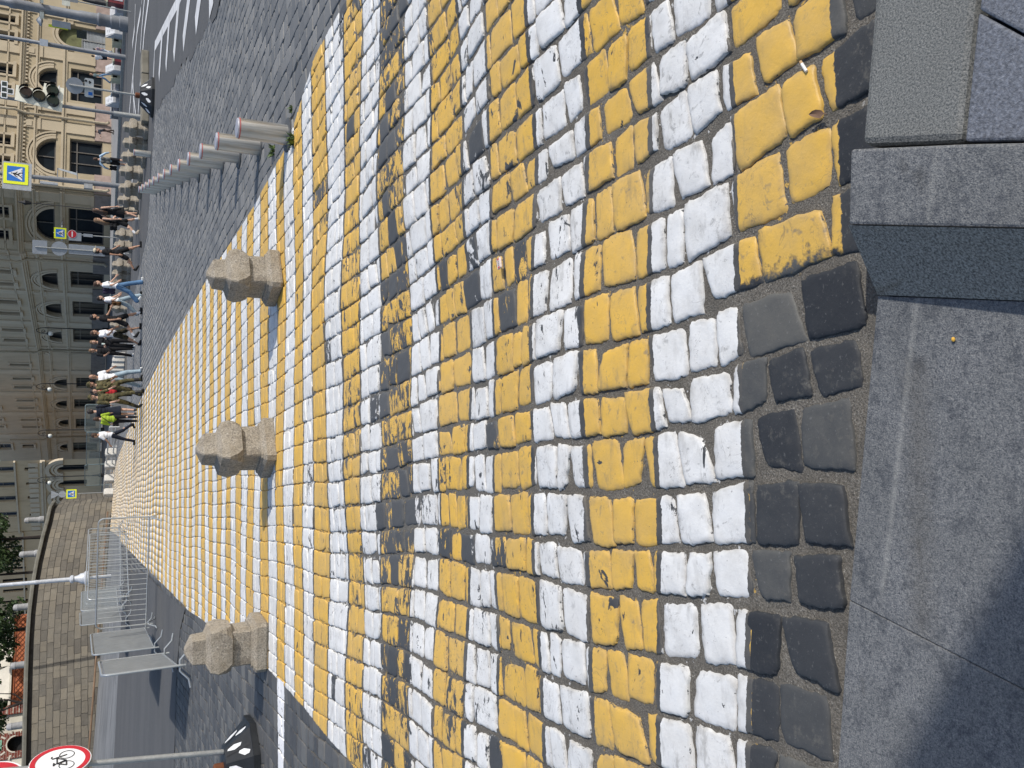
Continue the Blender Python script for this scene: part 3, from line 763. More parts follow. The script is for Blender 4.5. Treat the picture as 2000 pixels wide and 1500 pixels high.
XZ = lambda a, b, d: Vector((a, d, b))
def rrect(w_, h_, r=.04, n=4, cx_=0, cz_=0):
    o = []
    for sx, sz, a0 in ((1, -1, -90), (1, 1, 0), (-1, 1, 90), (-1, -1, 180)):
        for k in range(n + 1):
            a = R(a0 + 90 * k / n); o.append((cx_ + sx * (w_ / 2 - r) + r * math.cos(a), cz_ + sz * (h_ / 2 - r) + r * math.sin(a)))
    return o
WALKER = [[(-.01, .16), (.03, .17), (.05, .05), (.12, -.02), (.10, -.05), (.02, .02), (-.0, -.04), (.07, -.13), (.10, -.26), (.06, -.27), (.03, -.16), (-.05, -.09), (-.10, -.18), (-.19, -.25), (-.21, -.22), (-.14, -.15), (-.06, -.02), (-.05, .06), (-.11, .02), (-.15, -.06), (-.18, -.04), (-.13, .06)]]
def ped_face(root, s, cz_, thin=1.0, nm='crossing_plate'):
    """fluorescent square, blue field, white triangle, black walker; s = side"""
    pl = MB().prism(rrect(s, s, s * .04, 3, 0, cz_), XZ, -.030, -.045).build(nm, FLUO, root, smooth=False)
    MB().prism(rrect(s * .72, s * .72, s * .03, 3, 0, cz_), XZ, -.0455, -.050).build('blue_field', BLUEP, pl, smooth=False)
    MB().prism([(-s * .31, cz_ - s * .26), (s * .31, cz_ - s * .26), (0, cz_ + s * .31)], XZ, -.0505, -.055).build('white_triangle', WHITEP, pl, smooth=False)
    m_ = MB()
    for P in WALKER: m_.prism([(a * s * .95, cz_ - s * .03 + b * s * .95) for a, b in P], XZ, -.0555, -.060)
    m_.prism([(.026 * s * math.cos(2 * PI * k / 10) + .015 * s, cz_ + s * .165 + .032 * s * math.sin(2 * PI * k / 10)) for k in range(10)], XZ, -.0555, -.060)
    for k in range(4): m_.box(-s * .20 + k * s * .115, -s * .15 + k * s * .115, -.060, -.0555, cz_ - s * .25, cz_ - s * .225)
    m_.build('walking_figure', BLACKP, pl, smooth=False)
    return pl
def noentry_face(root, r, cz_, nm='no_entry_plate', y=-.03):
    m_ = MB(); disc(m_, r, y, y - .012, (0, cz_)); pl = m_.build(nm, WHITEP, root, smooth=False)
    m_ = MB(); disc(m_, r * .93, y - .0125, y - .016, (0, cz_)); m_.build('red_field', REDP, pl, smooth=False)
    MB().box(-r * .62, r * .62, y - .020, y - .0165, cz_ - r * .13, cz_ + r * .13).build('white_bar', WHITEP, pl, smooth=False)
    return pl
def pole_at(U, Vref, D, zb=None):
    p = AD(U, Vref, D); z0 = float(terr(p.x, p.y)) if zb is None else zb
    return Vector((p.x, p.y, z0))
def face_rz(p, extra=0.0):
    """rotation that makes local -y look back at the viewer"""
    return math.atan2(p[0], -p[1]) + PI + extra if False else -math.atan2(p[0], p[1]) + extra
def zz(U, V, D, p): return AD(U, V, D).z - p.z

# big crossing sign on a lamp pole
D = 44; p = pole_at(1140, 215, D)
c = thing('crossing_sign', 'large fluorescent yellow pedestrian crossing sign on a thick grey pole', 'traffic sign', p, face_rz(p, R(20)))
m_ = MB(); m_.tube((0, .10, 0), (0, .10, 7.5), .115, .085, 14); m_.tube((0, .10, 0), (0, .10, zz(1140, 95, D, p)), .125, .12, 14); m_.build('pole', GREYP, c)
zt, zb = zz(1163, 6, D, p), zz(1163, 56, D, p); ped_face(c, (zt - zb) * .97, (zt + zb) / 2)
MB().box(-.74, .56, -.022, -.004, zb - .12, zt + .02).build('rear_sign', SBACK, c, smooth=False)
MB().box(-.30, -.20, .0, .13, zz(1140, 113, D, p), zz(1140, 78, D, p)).build('side_plate', SBACK, c, smooth=False)
m_ = MB(); m_.box(-.34, -.12, -.10, .10, zz(1140, 181, D, p), zz(1140, 164, D, p)); m_.build('control_box', mt('box_grey', (.30, .31, .32), .5), c)
m_ = MB(); m_.path([(0, .1, zz(1140, 112, D, p)), (.5, .1, zz(1140, 112, D, p)), (.52, .0, zz(1140, 113, D, p))], .02); m_.path([(0, .1, zz(1140, 151, D, p)), (.5, .1, zz(1140, 150, D, p))], .02); m_.build('flag_bracket', GREYP, c)
m_ = MB(); m_.add([(.50, .1, zz(1140, 112, D, p)), (.56, .1, zz(1140, 112, D, p)), (.42, .1, zz(1140, 150, D, p)), (.30, .1, zz(1140, 150, D, p)), (.5, .12, zz(1140, 112, D, p)), (.56, .12, zz(1140, 112, D, p)), (.42, .12, zz(1140, 150, D, p)), (.30, .12, zz(1140, 150, D, p))], [(0, 1, 2, 3), (7, 6, 5, 4), (0, 4, 5, 1), (1, 5, 6, 2), (2, 6, 7, 3), (3, 7, 4, 0)]); m_.build('banner', mt('banner_grey', (.42, .45, .48), .7), c, smooth=False)

# small crossing sign with no entry below
D = 62; p = pole_at(1042, 150, D)
c = thing('crossing_sign', 'small yellow crossing sign above a red no entry disc on a thin pole', 'traffic sign', p, face_rz(p))
MB().tube((0, .02, 0), (0, .02, zz(1042, 104, D, p)), .035, n=10).build('pole', GALV, c)
zt, zb = zz(1042, 105.5, D, p), zz(1042, 129.5, D, p); ped_face(c, zt - zb, (zt + zb) / 2)
zt, zb = zz(1042, 132, D, p), zz(1042, 150, D, p); noentry_face(c, (zt - zb) / 2, (zt + zb) / 2)
MB().box(-.42, .12, -.025, -.01, zz(1042, 159, D, p), zz(1042, 134, D, p)).build('rear_plate', SBACK, c, smooth=False)
MB().box(-.10, .10, -.03, -.01, zz(1042, 181, D, p), zz(1042, 163, D, p)).build('lower_plate', SBACK, c, smooth=False)
# two plain sign backs on one pole
D = 47; p = pole_at(1012, 150, D)
c = thing('sign_pole', 'thin pole with the grey backs of a square, a round and a long sign', 'traffic sign', p, face_rz(p))
MB().tube((0, -.03, 0), (0, -.03, zz(1012, 68, D, p)), .028, n=10).build('pole', GALV, c)
w_ = wpx(13, D)
MB().prism(rrect(2 * w_, zz(1012, 63, D, p) - zz(1012, 92, D, p), .04, 3, 0, (zz(1012, 63, D, p) + zz(1012, 92, D, p)) / 2), XZ, .0, .015).build('square_plate', SBACK, c, smooth=False)
m_ = MB(); disc(m_, w_ * 1.05, 0, .015, (0, zz(1012, 116, D, p)), 30); m_.build('round_plate', SBACK, c, smooth=False)
MB().prism(rrect(1.45 * w_, zz(1012, 134, D, p) - zz(1012, 205, D, p), .04, 3, .02, (zz(1012, 134, D, p) + zz(1012, 205, D, p)) / 2), XZ, .0, .015).build('long_plate', SBACK, c, smooth=False)
MB().box(-.05, .05, -.07, .01, zz(1012, 244, D, p), zz(1012, 239, D, p)).build('clamp', WHITEP, c, smooth=False)
# far crossing sign by the rampart
D = 80; p = pole_at(538, 200, D)
c = thing('crossing_sign', 'far yellow crossing sign with sign backs above it near the end of the rampart', 'traffic sign', p, face_rz(p))
MB().tube((0, .03, 0), (0, .03, zz(538, 100, D, p)), .04, n=10).build('pole', GALV, c)
zt, zb = zz(543, 129.5, D, p), zz(543, 149.5, D, p)
ped_face(c, (zt - zb), (zt + zb) / 2)
m_ = MB(); m_.prism([(-.05, zz(538, 116, D, p)), (.05, zz(538, 116, D, p)), (.34, zz(538, 100, D, p)), (-.34, zz(538, 100, D, p))], XZ, -.0, .02); m_.build('triangle_back', SBACK, c, smooth=False)
m_ = MB(); disc(m_, .28, 0, .02, (0, zz(538, 122, D, p)), 24); m_.build('round_back', SBACK, c, smooth=False)

# rubber bases with white patches
RUB = mt('black_rubber', (.014, .016, .019), .55, var=.3, scale=9); RUBW = mt('worn_white_paint', (.66, .67, .68), .6, var=.15, scale=20)
def rubber_base(root, s):
    """octagonal stepped rubber foot: flat rim, sloping body"""
    rb = MB().rings([ring(1.0 * s, 0, .28 * s), ring(1.0 * s, .07 * s, .28 * s)]).build('rim', RUB, root, smooth=False)
    low, up = ring(.93 * s, .07 * s, .26 * s), ring(.46 * s, .33 * s, .12 * s)
    b = MB().rings([low, up, ring(.30 * s, .332 * s, .08 * s)]).build('body', RUB, root, smooth=False)
    m_ = MB(); gr = MB()
    for i in range(8):
        a, b_, c_, d_ = low[i], low[(i + 1) % 8], up[(i + 1) % 8], up[i]
        nrm = (b_ - a).cross(d_ - a).normalized() * .004 * max(1, s)
        def q(u, v_): return (a * (1 - u) + b_ * u) * (1 - v_) + (d_ * (1 - u) + c_ * u) * v_ + nrm
        wide = (b_ - a).length > .35 * s
        spots = ((.16, .30, .12, .46), (.60, .74, .40, .86)) if wide else ((.2, .62, .18, .75),)
        for u0, u1, v0, v1 in spots:
            pts = [q(u0, v0), q(u1 - .04, v0 - .05), q(u1 + .10, (v0 + v1) / 2), q(u1 + .10, v1), q(u0 + .16, v1 + .04), q(u0 - .03, (v0 + v1) / 2)]
            m_.add(pts, [tuple(range(6))])
        if wide:
            pts = [q(.42, .05) + nrm * .4, q(.52, .05) + nrm * .4, q(.54, .95) + nrm * .4, q(.44, .95) + nrm * .4]; gr = MB().add(pts, [(0, 1, 2, 3)]); gr.build('groove', BLACKP, b, smooth=False)
    m_.build('white_patch', RUBW, b, smooth=False)
    MB().lathe([(.07 * s, .32 * s), (.07 * s, .42 * s), (.05 * s, .44 * s)], 14).build('rusty_socket', mt('rust', (.13, .045, .02), .9), root)
# near no bicycles sign
p = G(10, 494); D = depth(p)
c = thing('no_bicycle_sign', 'round no cycling sign below a red disc, pole in a black rubber foot, nearest sign', 'traffic sign', (p.x, p.y, 0), 0)
rubber_base(c, 1.02)
zs = AD(15, 118, D).z
tb_, tt_ = AD(33, 455, D) - c.location, AD(4, 118, D) - c.location; tu_ = tt_ + (tt_ - tb_) * .6
MB().tube(tb_ - (tt_ - tb_) * .05, tu_, .031, n=14).build('pole', GALV, c)
sg = MB(); rs_ = .30
disc(sg, rs_, -.035, -.047, (0, zs)); pl = sg.build('sign_plate', WHITEP, c, smooth=False)
pl.location = (0, 0, 0)
m_ = MB(); disc(m_, rs_ * .965, -.0475, -.052, (0, zs), 48, rs_ * .80); m_.build('red_ring', REDP, pl, smooth=False)
m_ = MB(); k = rs_ / .30
def P3(a, b): return Vector((a * k, -.052, zs + b * k))
for cx_ in (-.095, .105):
    m_.path([P3(cx_ + .072 * math.cos(2 * PI * i / 26), -.06 + .072 * math.sin(2 * PI * i / 26)) for i in range(26)], .0035, 6, True)
for a, b in (((-.095, -.06), (-.045, .03)), ((-.045, .03), (.06, .035)), ((.06, .035), (0, -.055)), ((0, -.055), (-.045, .03)), ((0, -.055), (-.095, -.06)), ((.105, -.06), (.055, .075)), ((-.045, .03), (-.055, .06))):
    m_.tube(P3(*a), P3(*b), .0065, n=6)
m_.path([P3(.055, .075), P3(.085, .09), P3(.10, .08)], .006, 6); m_.tube(P3(-.078, .062), P3(-.03, .062), .009, n=6)
m_.build('bicycle', BLACKP, pl, smooth=False)
n2 = noentry_face(c, .30, zs + .64, 'no_entry_plate', -.035)
pl.location = (tt_.x + .01, tt_.y - .01, 0); n2.location = (tt_.x - .04, tt_.y - .01, 0)
for q in (pl, n2): q.rotation_euler = (0, 0, R(73))
# far rubber footed sign beside the hatching
p = G(1309, 300); D = depth(p)
c = thing('sign_pole', 'grey round sign back over a white plate, pole in a rubber foot by the hatching', 'traffic sign', (p.x, p.y, 0), face_rz(p))
rubber_base(c, 1.25)
MB().tube((0, 0, .4), (0, 0, zz(1322, 135, D, c.location)), .035, n=12).build('pole', GALV, c)
m_ = MB(); disc(m_, (zz(1322, 128, D, p) - zz(1322, 163, D, p)) / 2, .04, .055, (0, zz(1322, 146, D, p)), 32); m_.build('round_plate', SBACK, c, smooth=False)
pl = MB().prism(rrect(wpx(35, D), zz(1322, 165, D, p) - zz(1322, 183, D, p), .04, 3, 0, zz(1322, 174, D, p)), XZ, .04, .055).build('white_plate', mt('plate_grey', (.55, .57, .56), .5), c, smooth=False)
zc_ = zz(1322, 174, D, p)
m_ = MB(); m_.box(-.22, -.12, .036, .0395, zc_ - .10, zc_ + .02); m_.build('blue_symbol', BLUEP, pl, smooth=False)
m_ = MB(); m_.prism([(.12, zc_ - .01), (.17, zc_ - .07), (.22, zc_ - .01), (.195, zc_ + .02), (.17, zc_), (.145, zc_ + .02)], XZ, .036, .0395)
disc(m_, .035, .036, .0395, (.20, zc_ + .09), 14); m_.build('black_symbol', BLACKP, pl, smooth=False)

# traffic light
p = G(1273, 275); D = depth(p)
c = thing('traffic_light', 'traffic light with white L-shaped backing board on a grey pole', 'traffic light', p, face_rz(p, R(24)))
MB().tube((0, .1, 0), (0, .1, 5.4), .075, .06, 12).build('pole', GREYP, c)
MB().tube((0, .1, 0), (0, .1, zz(1275, 222, D, p)), .105, .10, 12).build('pole_sleeve', GALV, c)
k = lambda y, V: (wpx((1500 - y) - 1299, D), zz(1300, V, D, p))
board = [k(206, 29), k(176, 31), k(180, 83), k(164, 86), k(169, 125), k(217, 121)]
brd = MB().prism(board, XZ, -.06, -.085).build('backing_board', mt('ivory', (.78, .77, .66), .5, var=.06), c, smooth=False)
lens_dark = mt('dark_lens', (.02, .03, .03), .25); hood = mt('hood_black', (.012, .014, .016), .45)
def lamp(y, V, r, col):
    a, b = k(y, V); h_ = MB()
    disc(h_, r * 1.02, -.20, -.088, (a, b), 24); hs = h_.build('lamp_housing', hood, c, smooth=False)
    m_ = MB(); disc(m_, r * .92, -.2015, -.215, (a, b), 24); m_.build('lens', mt('lens_' + col, {'red': (.05, .012, .012), 'amber': (.05, .035, .012), 'green': (.012, .04, .03)}[col], .2), hs, smooth=False)
    m_ = MB(); n = 14; rs = []
    for rr in (r * 1.08, r * 1.02):
        rs.append([Vector((a + rr * math.cos(R(-20 + 220 * i / n)), 0, b + rr * math.sin(R(-20 + 220 * i / n)))) for i in range(n + 1)])
    vs = [Vector((q.x, -.216, q.z)) for q in rs[0]] + [Vector((q.x, -.42, q.z)) for q in rs[0]]
    m_.add(vs, [(i, i + 1, n + 2 + i, n + 1 + i) for i in range(n)]); m_.build('visor', hood, hs)
for y_, V, cn in ((190, 51, 'red'), (193, 77, 'amber'), (199, 104, 'green'), (178, 103, 'green')): lamp(y_, V, wpx(10.3, D), cn)
m_ = MB(); a, b = k(186, 114); m_.box(a - wpx(21, D), a + wpx(21, D), -.10, -.086, b - .035, b + .0); m_.build('board_slot', WHITEP, brd, smooth=False)
m_ = MB()
cells = [(177, 8), (188, 8), (199, 8), (190, 20)]
fr_ = MB(); gl = MB()
for y_, V in cells:
    a, b = k(y_, V); h = wpx(5.6, D)
    fr_.box(a - h, a + h, -.05, .0, b - h * .95, b + h * .95); gl.box(a - h * .72, a + h * .72, -.056, -.0505, b - h * .68, b + h * .68)
fr = fr_.build('lattice_frame', WHITEP, c, smooth=False); gl.build('dark_cell', lens_dark, fr, smooth=False)

# street lamp columns on the right
def lamp_pole(name, label, U, Vr, D, prof, mat, cat='lamp post', smooth_n=18):
    p = pole_at(U, Vr, D); c = thing(name, label, cat, p, face_rz(p))
    MB().lathe(prof, smooth_n).build('pole', mat, c); return c, p
D = 52; c, p = lamp_pole('lamp_post', 'massive grey stepped lamp column hung with boxes at the right edge', 1452, 246, D, [(.42, 0), (.42, .42), (.37, .45), (.37, .85), (.33, .9), (.33, 1.35), (.36, 1.4), (.36, 1.5), (.30, 1.56), (.29, 2.4), (.25, 2.5), (.245, 5.4), (.27, 5.5), (.27, 5.7), (.2, 5.85), (.18, 9.5)], GREYP)
m_ = MB(); m_.cbox((-.62, -.1, zz(1470, 120, D, p)), .34, .22, .9); m_.build('blue_grey_box', SBACK, c, smooth=False)
m_ = MB(); m_.cbox((.42, -.15, zz(1470, 82, D, p)), .26, .26, .14); m_.cbox((-.32, -.2, zz(1470, 82, D, p)), .34, .3, .2); m_.build('camera_housing', mt('cream_plastic', (.62, .62, .54), .5), c, smooth=False)
m_ = MB(); m_.lathe([(.03, -.1), (.30, -.02), (.22, .08), (.04, .22)], 14, (-.62, -.1, zz(1470, 80, D, p))); m_.build('lantern', mt('lantern_grey', (.34, .36, .38), .5), c)
m_ = MB(); m_.cbox((-.78, -.12, zz(1470, 114, D, p)), .14, .06, .95); m_.build('yellow_edged_plate', FLUO, c, smooth=False)
m_ = MB(); m_.cbox((-.95, -.1, zz(1470, 160, D, p)), .42, .1, .5); m_.build('dark_display', lens_dark, c, smooth=False)
D = 55; c, p = lamp_pole('lamp_post', 'slim grey lamp post carrying a white box, second from the right edge', 1397, 190, D, [(.16, 0), (.16, .9), (.13, .95), (.125, 4.2), (.15, 4.3), (.15, 4.42), (.105, 4.5), (.10, 9.5)], GREYP)
m_ = MB(); m_.cbox((.05, -.22, zz(1410, 86, D, p)), .36, .26, .42); m_.build('white_box', WHITEP, c, smooth=False)
D = 48; p = pole_at(1494, 170, D)
c = thing('sign_pole', 'thin pole with blue plate, yellow crossing sign and no entry disc beside the lamp column', 'traffic sign', p, face_rz(p, R(18)))
MB().tube((0, .03, 0), (0, .03, zz(1497, 45, D, p)), .03, n=10).build('pole', GALV, c)
MB().box(-.16, .2, -.04, -.02, zz(1497, 70, D, p), zz(1497, 57, D, p)).build('blue_plate', BLUEP, c, smooth=False)
ped_face(c, .50, zz(1497, 81, D, p)); noentry_face(c, .19, zz(1497, 101.5, D, p))
MB().box(-.1, .1, -.03, -.01, zz(1494, 152, D, p), zz(1494, 122, D, p)).build('rear_plate', GREYP, c, smooth=False)
MB().box(-.34, -.04, -.03, -.01, zz(1494, 137, D, p), zz(1494, 121, D, p)).build('pale_plate', mt('cream_plastic'), c, smooth=False)

# ornate lamps along the shaded frontage and the pole by the rampart
IRON = mt('black_iron', (.02, .02, .022), .5, .3)
GLOBE = mt('milk_glass', (.78, .78, .72), .3, var=.04)
def ornate(U, D, Vg, left, label):
    p = pole_at(U, 170, D); c = thing('ornate_lamp', label, 'lamp post', p, 0, 'ornate hooked lamps'); zg = zz(U, Vg, D, p)
    m_ = MB(); m_.lathe([(.22, 0), (.22, .5), (.12, .6), (.09, 1.2), (.06, 1.3), (.05, zg + .5)], 10)
    sx = -1 if left else 1; w_ = wpx(11, D)
    hook = [(0, 0, zg + .4)] + [(sx * (w_ / 2 - w_ / 2 * math.cos(R(a))), 0, zg + .5 + .75 * math.sin(R(a))) for a in range(0, 181, 15)] + [(sx * w_, 0, zg + .28)]
    m_.path(hook, .035, 6)
    m_.path([(sx * (.38 + .2 * math.cos(R(a)) * (1 - a / 700)), 0, zg + .62 + .2 * math.sin(R(a)) * (1 - a / 700)) for a in range(0, 500, 25)], .025, 5)
    m_.build('iron_post', IRON, c)
    m_ = MB(); m_.ball((sx * w_, 0, zg), .22, .22, .25, 14, 9); m_.build('globe', GLOBE, c)
    m_ = MB(); m_.lathe([(.05, .22), (.18, .24), (.1, .34), (.03, .38)], 12, (sx * w_, 0, zg)); m_.build('shade', IRON, c); return c
ornate(857, 96, 99, True, 'black hooked lamp with white globe behind the person in camouflage shorts')
ornate(750, 104, 97, True, 'black hooked lamp with white globe behind the olive uniformed pair')
ornate(661, 112, 98, True, 'black hooked lamp with white globe above the man in white shirt and dark trousers')
ornate(571, 112, 97, True, 'black hooked lamp with white globe beside the far crossing sign')
D = 78; p = pole_at(1098, 120, D); c = thing('ornate_lamp', 'thin dark post topped by a square lantern beside the corner downpipe', 'lamp post', p)
MB().lathe([(.1, 0), (.08, 1.6), (.035, 1.7), (.03, zz(1098, 63, D, p))], 8).build('iron_post', IRON, c)
MB().lathe([(.12, -.25), (.2, .15), (.24, .2), (.1, .42), (.03, .75)], 6, (0, 0, zz(1098, 55, D, p))).build('lantern', IRON, c)
D = 60; p = pole_at(1493, 200, D); c = thing('iron_post', 'dark tapered iron post at the right edge in front of the facade', 'lamp post', p)
MB().lathe([(.28, 0), (.28, .5), (.22, .6), (.2, 1.6), (.13, 1.75), (.09, 2.3), (.03, 2.45)], 12).build('post', IRON, c)
D = 57; p = pole_at(371, 168, D)
c = thing('lamp_post', 'pale grey lamp post with a stepped collar standing in front of the rampart', 'lamp post', p, 0)
zc_ = zz(370, 168, D, p)
PG = mt('pale_grey_paint', (.50, .52, .56), .45, .1)
MB().lathe([(.10, 0), (.10, zc_ - .15), (.42, zc_ - .1), (.42, zc_ + .05), (.34, zc_ + .1), (.30, zc_ + .3), (.2, zc_ + .45), (.17, zc_ + .62), (.24, zc_ + .7), (.24, zc_ + .8), (.13, zc_ + .9), (.12, zc_ + 2.6), (.135, zc_ + 2.65), (.115, zc_ + 2.75), (.10, zc_ + 8)], 20).build('pole', PG, c)

# ================================================================== CROWD BARRIERS
BAR = mt('barrier_zinc', (.42, .44, .45), .42, .6, var=.12, scale=10); SHEET = mt('barrier_sheet', (.25, .265, .275), .5, .35, var=.14, scale=3); GREENB = mt('barrier_grey_green', (.20, .25, .26), .5, .3)
def barrier(label, A, B, z0, z1, solid=False, nb=18, mat=None, group='steel crowd barriers', feet=True, r=.021):
    mat = mat or BAR
    A = Vector((A[0], A[1], 0)); B = Vector((B[0], B[1], 0)); L = (B - A).length; d = B - A
    c = thing('crowd_barrier', label, 'barrier', (A.x, A.y, float(terr(A.x, A.y))), math.atan2(d.y, d.x), group)
    c.rotation_euler = (0, -math.atan2(float(terr(B.x, B.y)) - float(terr(A.x, A.y)), L), math.atan2(d.y, d.x))
    q = .14; fr_ = []
    for cx_, cz_, a0 in ((L - q, z1 - q, 0), (q, z1 - q, 90)):
        fr_ += [(cx_ + q * math.cos(R(a0 + a)), 0, cz_ + q * math.sin(R(a0 + a))) for a in range(0, 91, 18)]
    m_ = MB(); m_.path([(L, 0, .10)] + fr_ + [(0, 0, .10)], r, 8); m_.tube((0, 0, z0), (L, 0, z0), r * .95, n=8); m_.build('frame', mat, c)
    if solid:
        MB().box(.03, L - .03, -.012, .012, z0 + .02, z1 - .05).build('sheet_panel', SHEET, c, smooth=False)
    else:
        m_ = MB()
        for i in range(1, nb): m_.tube((L * i / nb, 0, z0), (L * i / nb, 0, z1 - .005), r * .42, n=6, cap=False)
        m_.build('bars', mat, c)
    if feet:
        for x_ in (0.02, L - .02):
            m_ = MB(); m_.path([(x_, -.42, .02), (x_, -.26, .05), (x_, -.10, .20), (x_, .10, .20), (x_, .26, .05), (x_, .42, .02)], r * .85, 7); m_.build('foot', mat, c)
        MB().path([(L + .01, 0, z0 + .35), (L + .07, 0, z0 + .36), (L + .075, 0, z0 + .22)], .008, 5).build('hook', mat, c)
    return c
A = G(283, 306); B = G(492, 313)
barrier('nearest barred crowd barrier, standing across the left edge of the crossing', A, B, .27, 1.50, nb=21)
barrier('barred crowd barrier just behind the nearest one, its right end on the stripes', AD(330, 200, 36), AD(459, 200, 41), .12, 1.56, nb=22, r=.025)
barrier('barred crowd barrier farthest of the three overlapping barred ones by the rampart', AD(322, 200, 41), AD(468, 200, 47), .15, 1.58, nb=22, r=.027)
barrier('narrow sheet steel barrier seen edge on in front of the lamp post', G(289, 257), G(313, 249), .35, 1.78, True)
barrier('pale densely barred barrier behind the left half of the nearest one', G(315, 249), G(352, 244), .35, 1.74, False, nb=30, r=.028)
barrier('sheet steel barrier second from the left, standing on the asphalt', G(237, 319), G(275, 299), .22, 1.60, True)
barrier('leftmost sheet steel barrier, nearly edge on behind the granite post', G(203, 374), G(226, 340), .25, 1.52, True, r=.024)
barrier('far grey-green barred barrier behind the green shirt', AD(657, 208, 66), AD(710, 212, 66), 1.0, 1.95, nb=24, mat=GREENB, feet=False, group='grey-green barriers on posts', r=.03)
barrier('far grey-green barred barrier right of the broad pale posts', AD(594, 205, 72), AD(656, 208, 68), .95, 1.85, nb=26, mat=GREENB, feet=False, group='grey-green barriers on posts', r=.03)
barrier('far grey-green barred barrier reaching the far crossing sign', AD(553, 205, 76), AD(593, 205, 72), .85, 1.95, nb=20, mat=GREENB, feet=False, group='grey-green barriers on posts', r=.03)
RAILW = mt('white_rail', (.62, .62, .60), .5)
a, b = AD(666, 221, 58), AD(540, 207, 75); m_ = MB(); m_.tube((a.x, a.y, float(terr(a.x, a.y)) + .55), (b.x, b.y, float(terr(b.x, b.y)) + .6), .05, n=8)
m_.tube((a.x, a.y, float(terr(a.x, a.y)) + .2), (b.x, b.y, float(terr(b.x, b.y)) + .2), .04, n=8)
for k in range(5):
    q = a.lerp(b, k / 4); m_.tube((q.x, q.y, float(terr(q.x, q.y))), (q.x, q.y, float(terr(q.x, q.y)) + .58), .035, n=6)
tag(m_.build('guard_rail', RAILW), 'low white guard rail behind the man in white shirt and dark trousers', 'railing')

# ================================================================== WEEDS
def weed(p, s, label, n=26):
    m_ = MB(); r_ = random.Random(int(p.x * 100) + n)
    for _ in range(n):
        a = r_.uniform(0, 2 * PI); l = s * r_.uniform(.5, 1.1); b = Vector((r_.uniform(-.5, .5) * s, r_.uniform(-.5, .5) * s, 0)); t_ = b + Vector((math.cos(a) * l * .6, math.sin(a) * l * .6, l * .7)); w_ = Vector((-math.sin(a), math.cos(a), 0)) * s * .07
        m = (b + t_) / 2 + Vector((0, 0, l * .12)); m_.add([b - w_, b + w_, m + w_ * 1.3, m - w_ * 1.3, t_], [(0, 1, 2, 3), (3, 2, 4)])
    o = m_.build('weed', mt('weed_green', (.075, .115, .03), .8, var=.4, scale=30), None, smooth=False); o.location = (p.x, p.y, -.01); tag(o, label, 'weed', 'weeds in the joints')
weed(gm(275, 572), .10, 'green weed tuft at the foot of the nearest steel bollard', 40)
weed(gm(213, 570), .07, 'green weed growing right of the nearest steel bollard', 24)
weed(gm(296, 534), .11, 'small weed between the first and second steel bollards', 22)

# ================================================================== INFO BLOCKS ALONG THE FAR KERB
CONC = mt('grey_concrete', (.50, .50, .505), .85, var=.12, scale=6, bump=.2); BEIGE = mt('beige_concrete', (.50, .475, .34), .85, var=.12, scale=6)
MAROON = mt('maroon_frame', (.17, .022, .03), .5); POSTER = mt('poster_grey', (.42, .41, .44), .6, var=.25, scale=5); PWHITE = mt('poster_white', (.60, .61, .62), .6, var=.12, scale=8); DARKG = mt('poster_dark_frame', (.10, .11, .125), .5)
k0 = G(1500, 248); k1 = G(1270, 236.5); kd = (k1 - k0); kL = kd.length; kd.normalize(); kn = Vector((-kd.y, kd.x, 0)); kn = kn if kn.y > 0 else -kn
KROT = math.atan2(kd.y, kd.x) + PI          # local -y faces the road
def on_kerb(y, off=.5):
    U = 1500 - y; r = ray(U, 240); # intersect the vertical plane along the kerb
    den = r[0] * kn.x + r[1] * kn.y; t_ = ((k0.x * kn.x + k0.y * kn.y) + off) / den
    return Vector((r[0] * t_, r[1] * t_, 0))
def span(y0, y1): a, b = on_kerb(y0), on_kerb(y1); q = (a + b) / 2; return q, wpx(abs(y1 - y0), depth(q))
